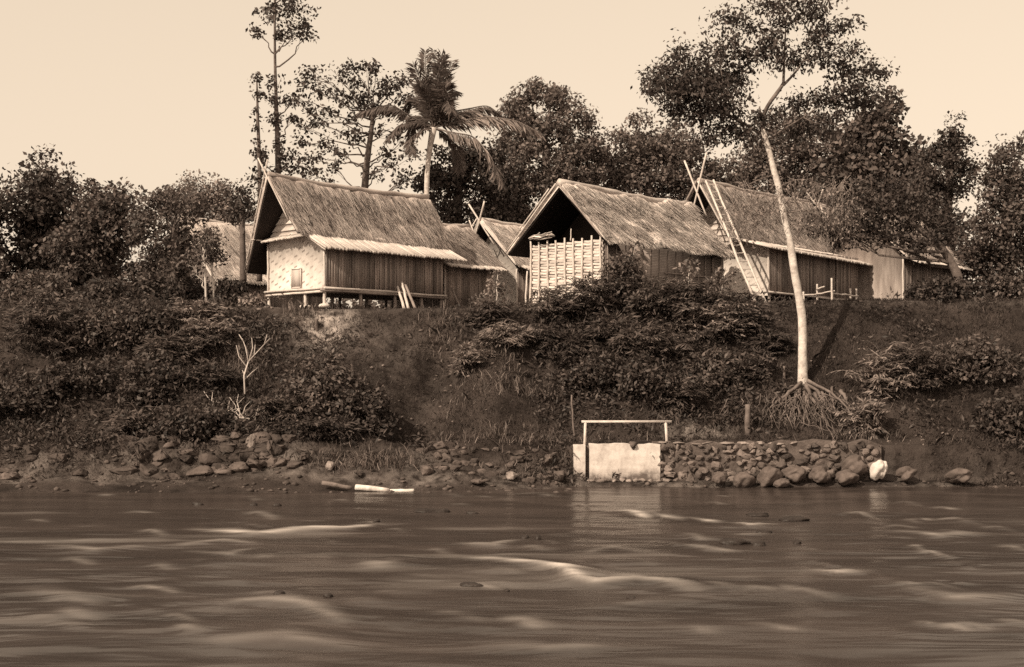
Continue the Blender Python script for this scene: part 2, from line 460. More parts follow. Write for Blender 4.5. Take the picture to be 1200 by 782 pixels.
def leaf_cloud(mb, centres, per, spread, ln, wd, droop=.3, up=.5, flat=.8):
    """clumps of leaves round each centre"""
    centres = np.asarray(centres); k = len(centres)
    c = np.repeat(centres, per, 0)
    off = R.normal(0, 1, (k * per, 3)); off /= np.maximum(1, np.linalg.norm(off, axis=1, keepdims=True) / 1.9)
    sp = np.repeat(spread * (.6 + .8 * R.random(k)), per)[:, None]
    off = off * sp * np.array([1, 1, flat])
    c = c + off
    nrm = unit(R.normal(0, .75, (k * per, 3)) + np.array([0, 0, up]) + off * .4 / spread)
    ax = unit(R.normal(0, 1, (k * per, 3)) + off / spread * .5 + np.array([0, 0, -droop]))
    f = .6 + .8 * R.random(k * per)
    V, Q = leaf_quads(c, nrm, ax, ln * f, wd * f)
    mb.add(V, Q)


def blob_points(blob, n, shell=.55):
    (c, r) = blob
    d = unit(R.normal(0, 1, (n, 3)))
    q = (shell + (1 - shell) * R.random((n, 1)) ** .6) if shell < 1 else 1
    j = .36 if shell < .6 else .2
    return c + d * q * r * (1 - j / 2 + j * R.random((n, 1)))


def PB(px, py, rx, ry, Y, dz=1.0):
    """ellipsoid seen at a photo pixel"""
    s = Y / F
    return (P(px, py, Y), np.array([rx * s, max(rx, ry) * s * dz, ry * s]))


def wobble(a, b, n=6, amp=.1, sag=0.0):
    a = np.asarray(a, float); b = np.asarray(b, float)
    t = np.linspace(0, 1, n)[:, None]
    p = a + (b - a) * t
    L = np.linalg.norm(b - a)
    p[1:-1] += R.normal(0, amp * L / n, (n - 2, 3))
    p[:, 2] += sag * L * np.sin(t[:, 0] * math.pi)
    return p


def smooth_path(pts, n=24):
    pts = np.asarray(pts, float); k = len(pts)
    d = np.concatenate([[0], np.cumsum(np.linalg.norm(np.diff(pts[:, :3], axis=0), axis=1))])
    u = np.linspace(0, d[-1], n)
    q = np.stack([np.interp(u, d, pts[:, j]) for j in range(pts.shape[1])], 1)
    for _ in range(3):
        q[1:-1] = (q[:-2] + 2 * q[1:-1] + q[2:]) / 4
    return q


def tree(name, label, path, blobs, cl, per, spread, ln, wd, leafm='leaf_mid', barkm='bark', group=None, limbs=True, shell=.5,
         droop=.3, up=.5, cat='tree', limb_r=.05, extra=None, twig=None):
    """path: list of (x,y,z,r) up the trunk; blobs: crown ellipsoids"""
    per = int(per * 1.7); ln *= .74; wd *= .76
    path = np.asarray(path, float)
    base = path[0, :3].copy(); base[2] = tz1(base[0], base[1]) if base[1] > 44 else base[2]
    root = empty(name, base, label, cat, 0, group)
    sp = smooth_path(path, 26)
    mb = MB(); mb.tube(sp[:, :3] - base, sp[:, 3], 9, .12)
    cr = MB()
    for bl in blobs:
        vol = (bl[1][0] * bl[1][1] * bl[1][2]) ** (1 / 3)
        n = max(4, int(cl * vol ** 1.7))
        pts = blob_points(bl, n, shell)
        leaf_cloud(cr, pts - base, per, spread, ln, wd, droop, up)
        if limbs:
            # a limb from the trunk to the blob and twigs to some clumps
            dist = np.linalg.norm(sp[:, :3] - bl[0], axis=1) + np.maximum(0, sp[:, 2] - bl[0][2] + R.uniform(.4, 1.6)) * 3
            i = int(np.argmin(dist)); i = max(6, min(i, len(sp) - 2))
            a = sp[i, :3]; r0 = min(sp[i, 3] * .7, limb_r * 2.2)
            lp = wobble(a, bl[0], 7, .30, -.05)
            mb.tube(lp - base, np.linspace(r0, limb_r * .45, 7), 6, .1)
            for q in pts[: max(4, n // 3)]:
                j = R.integers(3, 7)
                tp = wobble(lp[j], q, 4, .2)
                mb.tube(tp - base, np.linspace(limb_r * .4, .012, 4), 4)
    tr = mb.build('trunk', barkm, root, True)
    cr.build('crown', leafm, root)
    return root


def hemi_shrub(name, label, c, r, n, per, spread, ln, wd, leafm, group=None, cat='shrub', kind_long=False, droop=.3, up=.6, stems=7):
    """bush standing on the ground at c=(x,y), radii r"""
    z = tz1(c[0], c[1]) - .1
    base = np.array([c[0], c[1], z])
    root = empty(name, base, label, cat, 0, group)
    d = unit(R.normal(0, 1, (n, 3))); d[:, 2] = np.abs(d[:, 2])
    pts = d * np.array(r) * (.45 + .55 * R.random((n, 1)) ** .6)
    mb = MB(); leaf_cloud(mb, pts, per, spread, ln, wd, droop, up)
    mb.build('foliage', leafm, root)
    st = MB()
    for q in pts[:stems]:
        st.tube(wobble([q[0] * .15, q[1] * .15, -.1], q, 5, .15), np.linspace(.035, .012, 5), 5)
    st.build('stem', 'bark', root)
    return root


def fronds(mb, base, n, length, lw, leaflets, elev=(.3, 1.2), az=(0, 6.283), wid=.05):
    """arching fronds with side leaflets, ferns and young bamboo"""
    for _ in range(n):
        a = R.uniform(*az); e = R.uniform(*elev); L = length * R.uniform(.6, 1.15)
        t = np.linspace(0, 1, 9)
        h = np.array([math.cos(a), math.sin(a), 0])
        ang = e - t * (e + R.uniform(.2, .9))
        seg = np.stack([np.cos(ang), np.sin(ang)], 1) * L / 8
        cum = np.concatenate([[[0, 0]], np.cumsum(seg[:-1], 0)])
        p = np.asarray(base) + cum[:, :1] * h + np.stack([0 * t, 0 * t, cum[:, 1]], 1)
        mb.tube(p, np.linspace(.014, .005, 9), 3)
        tt = np.linspace(.15, 1, leaflets)
        q = np.stack([np.interp(tt, t, p[:, j]) for j in range(3)], 1)
        sd = np.array([-h[1], h[0], 0])
        for s in (-1, 1):
            ax = s * sd + h * .6 + np.stack([0 * tt, 0 * tt, -.35 + .25 * R.normal(0, 1, leaflets)], 1) + R.normal(0, .15, (leaflets, 3))
            ln = lw * np.sin(np.clip(tt * 1.05, 0, 1) * math.pi * .92 + .15) * R.uniform(.8, 1.15, leaflets) + .03
            c = q + unit(ax) * ln[:, None] * .5
            V, Q = leaf_quads(c, np.tile([0, 0, 1.0], (leaflets, 1)) + R.normal(0, .3, (leaflets, 3)), ax, ln, np.full(leaflets, wid))
            mb.add(V, Q)


def fans(mb, pts, centre, k=7, ln=.4, wd=.06):
    """bamboo-like sprays: long leaves fanning down from one node"""
    pts = np.asarray(pts); n = len(pts)
    o = unit(pts - centre); o[:, 2] = o[:, 2] * .4 - .35
    o = unit(o + R.normal(0, .35, (n, 3)) + np.array([0, -.25, 0]))
    sd = unit(np.cross(o, [0, 0, 1.0]))
    t = np.linspace(-1, 1, k)[None, :, None] * R.uniform(.6, 1.2, (n, 1, 1))
    ax = o[:, None] + sd[:, None] * t + R.normal(0, .12, (n, k, 3)); ax = unit(ax.reshape(-1, 3))
    L_ = ln * R.uniform(.55, 1.2, n * k)
    c = np.repeat(pts, k, 0) + ax * L_[:, None] * .5
    nr = np.array([0, -.35, 1.0]) + R.normal(0, .35, (n * k, 3))
    V, Q = leaf_quads(c, nr, ax, L_, wd * R.uniform(.7, 1.3, n * k)); mb.add(V, Q)


def rock_mesh(mb, c, r, seed, rz=0.0, sub=3, amp=.22):
    bm = bmesh.new(); bmesh.ops.create_icosphere(bm, subdivisions=sub, radius=1.0)
    v = np.array([q.co[:] for q in bm.verts]); f = np.array([[w.index for w in p.verts] for p in bm.faces]); bm.free()
    s = seed * 3.7
    n = 1 + amp * (fbm(v[:, 0] * 1.1 + s, v[:, 1] * 1.1 + v[:, 2] * .9 + s, 3) * 1.5) + .06 * fbm(v[:, 0] * 4 + s, v[:, 2] * 4 + v[:, 1] * 3, 2)
    v = v * n[:, None]
    v = np.sign(v) * np.abs(v) ** .9
    v = v * np.array(r)
    cs, sn = math.cos(rz), math.sin(rz)
    v = np.stack([v[:, 0] * cs - v[:, 1] * sn, v[:, 0] * sn + v[:, 1] * cs, v[:, 2]], 1)
    mb.add(v + np.array(c), f)


def hull_rock(mb, c, r, rz=0.0, n=16, bev=.12, rough=.05):
    """broken, angular stone"""
    bm = bmesh.new()
    d = unit(R.normal(0, 1, (n, 3))) * R.uniform(.8, 1.12, (n, 1))
    for q in d: bm.verts.new(q)
    res = bmesh.ops.convex_hull(bm, input=bm.verts[:])
    bmesh.ops.delete(bm, geom=[e for e in bm.verts if not e.link_faces], context='VERTS')
    bmesh.ops.bevel(bm, geom=bm.edges[:], offset=bev, segments=1, affect='EDGES', clamp_overlap=True)
    if rough:
        bmesh.ops.triangulate(bm, faces=bm.faces[:]); bmesh.ops.subdivide_edges(bm, edges=bm.edges[:], cuts=1, use_grid_fill=True)
    bmesh.ops.triangulate(bm, faces=bm.faces[:])
    bm.verts.index_update()
    v = np.array([q.co[:] for q in bm.verts]); f = np.array([[w.index for w in p.verts] for p in bm.faces]); bm.free()
    if rough: v += rough * R.normal(0, .5, v.shape)
    v = v * np.array(r); cs, sn = math.cos(rz), math.sin(rz)
    v = np.stack([v[:, 0] * cs - v[:, 1] * sn, v[:, 0] * sn + v[:, 1] * cs, v[:, 2]], 1)
    mb.add(v + np.array(c), f)


# ================================================================== THE SETTING
def axis(parts):
    return np.unique(np.concatenate([np.arange(a, b, s) for a, b, s in parts]).round(4))


def grid_obj(name, xs, ys, zf, m, attr=None, smooth=True):
    X, Y = np.meshgrid(xs, ys); X = X.ravel(); Y = Y.ravel()
    Z = zf(X, Y)
    nx, ny = len(xs), len(ys)
    i, j = np.meshgrid(np.arange(nx - 1), np.arange(ny - 1)); i = i.ravel(); j = j.ravel()
    q = np.stack([j * nx + i, j * nx + i + 1, (j + 1) * nx + i + 1, (j + 1) * nx + i], 1)
    mb = MB(); mb.add(np.stack([X, Y, Z], 1), q)
    o = mb.build(name, m, None, smooth)
    if attr:
        an, af = attr
        a = o.data.attributes.new(an, 'FLOAT', 'POINT'); a.data.foreach_set('value', af(X, Y).astype(np.float32))
    return o


def bare(x, y):
    b = np.exp(-((x + 8.0) / 1.1) ** 2 - ((y - 54.0) / 1.3) ** 2) * 1.25
    b += .45 * np.exp(-((x - 7.2) / 1.4) ** 2 - ((y - 49.2) / .5) ** 2)          # pale cut behind the stone wall
    b += .35 * sstep(45.0, 45.8, y) * (1 - sstep(46.6, 47.6, y)) * (.5 + fbm(x * .8, y * 1.5, 2))
    b += .18 * sstep(54.6, 55.4, y) * (1 - sstep(60, 75, y))
    b += .08 * np.exp(-((x + 4.8) / 2.5) ** 2 - ((y - 53.0) / 1.5) ** 2)
    return np.clip(b, 0, 1)


gx = axis([(-240, -60, 20), (-60, -24, 2), (-24, 26, .2), (26, 60, 2), (60, 241, 20)])
gy = axis([(-60, 40, 4), (40, 43.5, .7), (43.5, 46.4, .2), (46.4, 48, .1), (48, 57, .2), (57, 90, 1.5), (90, 231, 20)])
g = grid_obj('ground', gx, gy, tz, 'earth', ('bare', bare)); tag(g, kind='structure')

# wave crests read off the photo: (pixel polyline, height, width across in m, foam)
CREST = [
    ([(235, 622), (265, 624), (300, 628), (345, 624), (405, 622), (440, 615)], .10, .34, 1.0),
    ([(210, 640), (260, 634), (300, 637)], .06, .22, .35),
    ([(225, 646), (270, 650), (300, 642)], .05, .2, .3),
    ([(530, 655), (575, 657), (620, 662), (655, 668), (680, 683), (700, 686), (745, 682), (780, 684), (812, 694)], .16, .30, .8),
    ([(545, 638), (580, 640), (605, 634)], .08, .22, .6),
    ([(690, 648), (720, 644), (755, 650)], .06, .2, .35),
    ([(715, 600), (740, 601), (757, 607)], .08, .28, .9),
    ([(770, 604), (795, 610)], .07, .28, .5), ([(815, 608), (840, 614)], .07, .28, .5), ([(858, 614), (880, 618), (905, 616)], .07, .25, .65),
    ([(700, 583), (760, 582)], .03, .25, .35), ([(600, 580), (650, 578)], .03, .25, .2),
    ([(860, 628), (905, 627)], .05, .2, .5),
    ([(800, 641), (830, 646), (862, 650)], .06, .2, .35),
    ([(965, 671), (985, 674), (1012, 672)], .07, .26, 1.0),
    ([(270, 706), (310, 703), (355, 708), (395, 727), (405, 730)], .10, .25, .3),
    ([(430, 660), (447, 664), (455, 660)], .07, .5, .35),
    ([(430, 697), (500, 692), (555, 688), (600, 688)], .09, .3, .12),
    ([(690, 712), (760, 706), (820, 703)], .06, .3, .12),
    ([(60, 640), (110, 646), (170, 640)], .08, .3, .4), ([(30, 690), (90, 702), (150, 700)], .09, .35, .3),
    ([(1060, 625), (1100, 630), (1150, 627)], .08, .3, .5), ([(1060, 690), (1120, 704), (1180, 700)], .12, .35, .35),
    ([(240, 752), (330, 748), (420, 757)], .1, .3, .2), ([(560, 752), (640, 760), (720, 757)], .1, .3, .2),
]
RC = np.random.default_rng(21)
for _k in range(190):                                   # small riffles, thickest in the far half of the stream
    _y = 580 + 165 * RC.random() ** 1.5; _x = RC.uniform(20, 1180); _l = RC.uniform(14, 46) * (.6 + (_y - 575) / 150)
    _d = RC.uniform(-1, 9) * (.4 + (_y - 575) / 160); _c = RC.uniform(-3, 3)
    CREST.append(([(_x, _y), (_x + _l * .35, _y - 1.2 + _c * .4), (_x + _l * .7, _y + _c * .5 + _d * .5), (_x + _l, _y + _d)], RC.uniform(.02, .065) * min(1, .3 + (_y - 575) / 90), RC.uniform(.12, .26), max(0, RC.uniform(-.35, .32))))
_SEG = []
for pl, h, wd, fo in CREST:
    h *= .55 + .4 * min(1, fo)
    q = np.array([W(*p)[:2] for p in pl])
    _SEG.append((q, h, wd, fo))


def crest_fields(x, y):
    H = np.zeros_like(x); A = np.zeros_like(x)
    for q, h, wd, fo in _SEG:
        lo = q.min(0) - 3; hi = q.max(0) + 3
        m = (x > lo[0]) & (x < hi[0]) & (y > lo[1]) & (y < hi[1])
        if not m.any(): continue
        px, py = x[m], y[m]
        best = np.full(px.shape, 1e9); side = np.zeros(px.shape); tt = np.zeros(px.shape)
        n = len(q) - 1
        for i in range(n):
            a, b = q[i], q[i + 1]; d = b - a; L2 = (d ** 2).sum()
            t = np.clip(((px - a[0]) * d[0] + (py - a[1]) * d[1]) / L2, 0, 1)
            dx = px - a[0] - t * d[0]; dy = py - a[1] - t * d[1]
            ds = np.hypot(dx, dy); u = ds < best
            best = np.where(u, ds, best); side = np.where(u, np.sign(dy), side); tt = np.where(u, (i + t) / n, tt)
        taper = np.sin(np.clip(tt * .9 + .05, 0, 1) * math.pi) ** .7
        w = wd * (1 + .5 * fbm(px * 1.4, py * 1.4, 2))
        k = np.where(side > 0, w * 2.4, w * 1.1)          # long back, short front
        prof = np.exp(-(best / k) ** 2)
        H[m] += h * prof * taper
        kf = np.where(side > 0, w * 1.0, w * .55)
        A[m] = np.maximum(A[m], fo * (.55 + .9 * np.clip(fbm(px * .8 + 7, py * 2.5, 3) + .3, 0, 1)) * np.exp(-(best / kf) ** 2) * taper)
    return H, A


def water_z(x, y):
    H, A = crest_fields(x, y)
    z = .065 * fbm(x * .13 + 3, (y + .16 * x) * .45 + .25 * np.sin(x * .3), 4) + .045 * fbm(x * .33 + y * .12, y * 1.1 + .3 * np.sin(x * .4), 3) + .012 * fbm(x * .9 + y * .25, y * 5.0, 3) * (.4 + 1.4 * np.clip(fbm(x * .1 + 8, y * .2, 2) + .3, 0, 1))
    fade = 1 - .3 * sstep(42, 46, y)
    return z * fade + H


def water_foam(x, y):
    H, A = crest_fields(x, y)
    st = np.clip(fbm(x * .12 + 40, y * .8 + 3, 4) * 1.3 - .36, 0, 1) * .35 * (1 - sstep(40, 45, y))
    return np.clip(A + st, 0, 1)


wx = axis([(-240, -40, 20), (-40, -22, 1.0), (-22, 22, .1), (22, 40, 1.0), (40, 241, 20)])
wy = axis([(3, 12, .5), (12, 40, .075), (40, 49, .12)])
w = grid_obj('river_water', wx, wy, water_z, 'water', ('foam', water_foam)); tag(w, kind='structure')

# ================================================================== HUTS
ANG = math.radians(42)                       # every ridge runs away to the right at this angle from the view
RZ = math.radians(48)


def thatch_slope(mb, r0, r1, e0, e1, th=.16, strands=2500, seed=1, rough=.07, seam=0.0, slen=.6, swid=.035, hang=.22, sag=.10):
    """one slope of thatch: ridge r0->r1, eave e0->e1 (local points); thick ragged slab plus laid straw"""
    r0, r1, e0, e1 = [np.array(q, float) for q in (r0, r1, e0, e1)]
    nu, nv = 46, 16
    U, V = np.meshgrid(np.linspace(0, 1, nu), np.linspace(0, 1, nv))
    U = U.ravel(); V = V.ravel()

    def pt(u, v):
        u = u[:, None]; v = v[:, None]
        return (r0 * (1 - u) + r1 * u) * (1 - v) + (e0 * (1 - u) + e1 * u) * v
    nrm = unit(np.cross(r1 - r0, e0 - r0))
    if nrm[2] < 0: nrm = -nrm
    Lr = np.linalg.norm(r1 - r0); Le = np.linalg.norm(e0 - r0)

    def off(u, v):
        h = rough * (fbm(u * Lr * 1.3 + seed * 7, v * Le * .8 + seed, 4)) * 1.6
        h = h + .06 * (vnoise(np.floor(v * 7 + .3 * vnoise(u * Lr * 2, v * 0)) * 3.1, u * Lr * .6))
        if seam:
            h = h - seam * np.exp(-(((u * Lr / 1.15 + .35 * v + seed * .3) % 1 - .5) / .07) ** 2)
        return h - .10 * np.sin(u * math.pi) * np.sin(v * math.pi)
    top = pt(U, V) + nrm * (th * (1 - .35 * V) + off(U, V))[:, None]
    top[:, 2] -= sag * np.sin(U * math.pi) * (1 - V)
    bot = pt(U, V) - nrm * .02
    bot[:, 2] -= sag * np.sin(U * math.pi) * (1 - V)
    edge = .10 * fbm(U * Lr * 3 + seed, V * 0 + seed, 3)
    dn = unit(e0 - r0)
    top += dn * (edge * (V > .98))[:, None]
    i, j = np.meshgrid(np.arange(nu - 1), np.arange(nv - 1)); i = i.ravel(); j = j.ravel()
    q = np.stack([j * nu + i, j * nu + i + 1, (j + 1) * nu + i + 1, (j + 1) * nu + i], 1)
    mb.add(top, q); mb.add(bot, q[:, ::-1])
    # rim
    n = nu * nv
    rim = np.concatenate([np.arange(nu), np.arange(1, nv) * nu + nu - 1, (nv - 1) * nu + np.arange(nu - 2, -1, -1), np.arange(nv - 2, 0, -1) * nu])
    rn = np.roll(rim, -1)
    m2 = np.concatenate([top, bot])
    mb.add(m2, np.stack([rim, rim + n, rn + n, rn], 1))
    # straw laid down the slope
    k = strands
    u = R.random(k); v = R.random(k) ** .9
    ex = int(k * .16); v[:ex] = R.uniform(.93, 1.0, ex)
    gy_ = int(k * .05); u[ex:ex + gy_] = R.uniform(0, .012, gy_)
    a = pt(u, v) + nrm * (th * (1 - .35 * v) + off(u, v) + .005)[:, None]; a[:, 2] -= sag * np.sin(u * math.pi) * (1 - v)
    along = unit((e0 * (1 - u[:, None]) + e1 * u[:, None]) - (r0 * (1 - u[:, None]) + r1 * u[:, None]))
    side = unit(r1 - r0)
    dr = unit(along + side * R.normal(0, .16 if not seam else .12, (k, 1)) + nrm * R.uniform(.0, .2, (k, 1)))
    ln = slen * R.uniform(.5, 1.3, k)
    rem = (1 - v) * Le
    ln = np.minimum(ln, rem + hang * R.random(k) + .04)[:, None]
    dr2 = dr.copy(); dr2[:, 2] -= .25 * (v > .92); dr2 = unit(dr2)
    sd = side * swid * R.uniform(.4, 1.2, (k, 1)) * .5
    b = a + dr2 * ln
    Vv = np.stack([a - sd, a + sd, b + sd * .4, b - sd * .4], 1).reshape(-1, 3)
    mb.add(Vv, np.arange(k)[:, None] * 4 + np.array([[0, 1, 2, 3]]))


def underside(parent, near, far, name='roof_shade'):
    """near-black sheet under both slopes, its colour stands in for roof shade; near/far = (r0, r1, e1, e0)"""
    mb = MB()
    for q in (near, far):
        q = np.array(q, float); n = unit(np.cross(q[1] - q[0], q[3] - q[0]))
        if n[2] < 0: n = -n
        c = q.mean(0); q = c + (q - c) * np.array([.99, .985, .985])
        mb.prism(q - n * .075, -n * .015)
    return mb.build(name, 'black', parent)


def bamboo_roof(mb, p0, p1, q0, q1, n, r=.055):
    """lean-to of split bamboo laid side by side, upper edge p0->p1, lower edge q0->q1"""
    p0, p1, q0, q1 = [np.array(q, float) for q in (p0, p1, q0, q1)]
    for i in range(n):
        t = (i + .5) / n
        a = p0 * (1 - t) + p1 * t; b = q0 * (1 - t) + q1 * t
        d = b - a
        b = b + unit(d) * R.uniform(-.06, .08)
        jz = np.array([0, 0, R.uniform(-.012, .02)])
        mb.tube([a + jz, (a + b) / 2 + jz + [0, 0, -.01], b + jz], r * R.uniform(.9, 1.1), 6)


def board_wall(mb, a, b, z0, z1, wd=.13, th=.03, zt=None, jit=.018):
    """upright boards from a to b (local xy); zt(t) gives another top"""
    a = np.array(a, float); b = np.array(b, float); L = np.linalg.norm(b - a); n = max(2, int(L / wd))
    rz = math.atan2(b[1] - a[1], b[0] - a[0]); nx = np.array([-(b - a)[1], (b - a)[0]]) / L
    for i in range(n):
        t = (i + .5) / n
        c = a + (b - a) * t + nx * R.uniform(-jit, jit)
        top = z1 if zt is None else zt(t)
        bz = z0 + R.uniform(-.03, .02)
        mb.box((c[0], c[1], (bz + top) / 2), (L / n * .97, th, top - bz), rz + R.uniform(-.06, .06))


def pole(name, a, b, r, m, parent, k=7, bend=.012):
    mb = MB(); p = wobble(a, b, 7, bend * (1.0 if name in ('rail', 'barge_pole', 'floor_beam') else 3)); mb.tube(p, np.linspace(r, r * .8, 7), k)
    return mb.build(name, m, parent, True)


def hut_root(C, label):
    return empty('thatched_hut', C, label, 'hut', RZ, 'thatched huts of the village')


# ---- first hut, on short posts, left
C1 = np.array([-8.18, 56.0, 7.07])
h = hut_root(C1, 'thatched hut with bright plaited gable raised on short posts above pale earth')
mb = MB()
thatch_slope(mb, (-1.6, 2.0, 5.66), (8.25, 2.0, 5.6), (-1.0, .63, 3.2), (8.45, .63, 3.15), .15, 13000, 1, .07, .13, .55, .055)
thatch_slope(mb, (-1.6, 2.02, 5.66), (8.25, 2.02, 5.6), (-.3, 5.33, 1.73), (8.45, 5.33, 1.73), .15, 1200, 2, .05)
mb.build('roof', 'thatch', h)
mb = MB(); mb.tube(np.stack([np.linspace(-1.55, 8.2, 14), np.full(14, 2.0) + R.normal(0, .02, 14), 5.8 - .10 * np.sin(np.linspace(0, math.pi, 14)) + R.normal(0, .02, 14)], 1), .12, 8, .3)
mb.build('ridge_cap', 'thatch', h)
mb = MB(); bamboo_roof(mb, (-.55, .72, 3.22), (8.2, .72, 3.17), (-.5, -.61, 2.5), (8.3, -.61, 2.5), 84)
mb.build('lean_to_roof', 'bamboo', h)
mb = MB(); bamboo_roof(mb, (-.06, .75, 3.3), (-.06, 3.95, 3.24), (-.5, .66, 3.12), (-.5, 3.9, 3.02), 36, .05)
mb.build('gable_eave', 'bamboo', h)
pole('rafter', (-.45, .70, 3.1), (-.42, -.55, 2.42), .05, 'bamboo', h)
mb = MB(); mb.prism([(0, 0, .78), (0, 4, .78), (0, 4, 3.1), (0, 2.0, 3.2), (0, .72, 3.12), (0, 0, 2.55)], (.06, 0, 0))
gw = mb.build('gable_wall', 'weave', h)
mb = MB()
for zz in np.arange(3.2, 5.3, .30):          # overlapping plaited panels of the upper gable
    lo = lambda q: max(.78, .72 + (q - 3.0) / 2.65 * 1.28)
    hi = lambda q: min(3.95, 2.0 + (5.66 - q) / 3.93 * 3.33 - .12)
    if hi(zz + .28) - lo(zz + .28) > .15:
        mb.prism([(-.07, lo(zz) + .05, zz), (-.07, hi(zz) - .05, zz), (.02, hi(zz + .28) - .05, zz + .31), (.02, lo(zz + .28) + .05, zz + .31)], (.02, 0, 0))
mb.build('upper_gable', 'strip', h)
mb = MB(); board_wall(mb, (.06, .03), (7.3, .03), .78, 2.66, .15)
mb.build('long_wall', 'board', h)
mb = MB(); mb.box((3.65, 3.97, 1.9), (7.2, .06, 2.2)); mb.box((7.27, 2, 1.7), (.06, 3.9, 1.9)); mb.box((3.7, 2.3, 3.0), (7.0, 2.6, .03))
mb.build('rear_wall', 'board', h)
mb = MB(); mb.box((3.65, 2, .74), (7.4, 4.1, .06)); mb.build('floor', 'bamboo_dark', h)
for a, b, m_ in (((-.12, -.08, .66), (-.12, 4.12, .62), 'bamboo'), ((-.16, -.06, .80), (-.16, 4.1, .78), 'bamboo'), ((-.3, -.08, .70), (7.5, -.08, .68), 'bamboo_dark'), ((-.15, -.12, .8), (7.4, -.12, .79), 'bamboo')):
    pole('floor_beam', a, b, .06, m_, h)
for y in (0.03, 1.35, 3.97):
    s_ = pole('stilt', (0, y, .0), (0, y, .7), .085, 'bamboo', h)
    mb = MB(); rock_mesh(mb, (0, y, .02), (.24, .24, .11), y + 1, 0, 2); mb.build('footing_stone', 'stone_pale', s_, True)
for x in (2.1, 4.2, 5.9, 7.2):
    for y in (.05, 2.0, 3.95):
        s_ = pole('stilt', (x, y, -.05), (x, y, .72), .09, 'bamboo_dark', h)
        mb = MB(); rock_mesh(mb, (x, y, .02), (.22, .22, .1), x + y, 0, 2); mb.build('footing_stone', 'stone', s_, True)
for y in (.0, 3.98):
    pole('corner_post', (-.05, y, .72), (-.05, y, 2.45 if y < 1 else 3.0), .055, 'bamboo', h)
hw = MB(); hw.box((-.035, 1.92, 1.32), (.05, .62, .82)); f_ = hw.build('hatch', 'board_pale', h)
mb = MB()
for y, z_, dy, dz in ((1.6, 1.32, .05, .9), (2.24, 1.32, .05, .9), (1.92, .9, .7, .05), (1.92, 1.745, .7, .05)):
    mb.box((-.06, y, z_), (.045, dy, dz))
mb.build('hatch_frame', 'strip', f_)
pole('barge_pole', (-1.72, 2.5, 6.55), (-1.28, .95, 3.75), .035, 'bamboo', h)
pole('barge_pole', (-1.75, 1.78, 6.4), (-.4, 5.3, 1.8), .035, 'bamboo', h)
pole('tie_pole', (-.85, 4.15, 3.15), (-.1, 3.8, 3.1), .035, 'bamboo', h)

# ---- centre hut with open gable above basketwork
C2 = np.array([3.957, 56.0, 7.04])
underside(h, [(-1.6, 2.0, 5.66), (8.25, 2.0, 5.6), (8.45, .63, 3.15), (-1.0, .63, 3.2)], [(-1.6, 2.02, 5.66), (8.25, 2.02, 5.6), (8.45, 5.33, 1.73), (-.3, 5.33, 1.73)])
h2 = hut_root(C2, 'thatched hut with a dark open gable above a coarse basketwork wall')
mb = MB()
thatch_slope(mb, (-.45, 2.08, 5.42), (9.65, 2.08, 5.5), (-.3, -.45, 2.86), (9.9, -.42, 2.9), .22, 15000, 3, .16, 0, .5, .06, .3)
thatch_slope(mb, (-.45, 2.12, 5.42), (9.65, 2.12, 5.5), (-.3, 5.37, 2.6), (9.9, 5.37, 2.6), .16, 1200, 4, .1)
mb.build('roof', 'thatch_pale', h2)
mb = MB(); mb.tube(np.stack([np.linspace(-.5, 9.6, 16), 2.08 + R.normal(0, .03, 16), 5.62 - .10 * np.sin(np.linspace(0, math.pi, 16)) + R.normal(0, .03, 16)], 1), .17, 8, .3)
mb.build('ridge_cap', 'thatch_pale', h2)
# coarse basketwork: upright ribs with split bamboo woven between them
ribs = np.linspace(.06, 4.1, 9)
wv = MB()
for k, z_ in enumerate(np.arange(.10, 3.02, .128)):
    yy = np.linspace(-.03, 4.18, 65)
    ph = (k % 2) * math.pi
    xx = .0 + .03 * np.cos(yy / (ribs[1] - ribs[0]) * math.pi + ph)
    zz = z_ + .025 * fbm(yy * .9 + k, yy * 0 + k * 3.1, 2) + .010 * np.cos(yy / (ribs[1] - ribs[0]) * math.pi * 2)
    hgt = .055 + R.uniform(-.012, .006)
    a = np.stack([xx, yy, zz - hgt], 1); b = np.stack([xx - .012, yy, zz + hgt], 1)
    n = len(yy); i = np.arange(n - 1)
    wv.add(np.concatenate([a, b, a + [.012, 0, 0], b + [.012, 0, 0]]),
           np.concatenate([np.stack([i, i + 1, n + i + 1, n + i], 1), np.stack([2 * n + i, 3 * n + i, 3 * n + i + 1, 2 * n + i + 1], 1), np.stack([n + i, n + i + 1, 3 * n + i + 1, 3 * n + i], 1)]))
bw = wv.build('basketwork_wall', 'strip', h2)
for y in ribs:
    pole('wall_rib', (-.075, y, -.1), (-.075, y + R.uniform(-.03, .03), 3.12 + R.uniform(-.04, .05)), .055, 'bamboo', h2)
pole('wall_rib', (-.06, 1.75, 3.0), (-.06, 1.72, 3.55), .03, 'bamboo', h2)
mb = MB(); mb.box((.16, 2.08, 1.48), (.04, 4.1, 2.9)); mb.build('wall_lining', 'board', h2)
mb = MB(); mb.box((4.9, -.0, 1.4), (9.5, .07, 3.0)); mb.build('long_wall', 'weave_dark', h2)
mb = MB(); mb.box((4.9, 4.16, 1.35), (9.5, .07, 2.9)); mb.box((9.6, 2.08, 1.7), (.07, 4.1, 3.4)); mb.build('rear_wall', 'board', h2)
mb = MB(); mb.prism([(2.4, -.1, 3.05), (2.4, 4.9, 3.05), (2.4, 2.1, 5.35)], (.04, 0, 0)); mb.build('gable_shade', 'black', h2)  # added near-black sheet, paints the gloom inside the open gable
for x in np.linspace(.3, 9.3, 15):
    pole('wall_batten', (x, -.075, -.1), (x + R.uniform(-.05, .05), -.075, 2.8), R.uniform(.025, .05), 'bamboo_dark', h2)
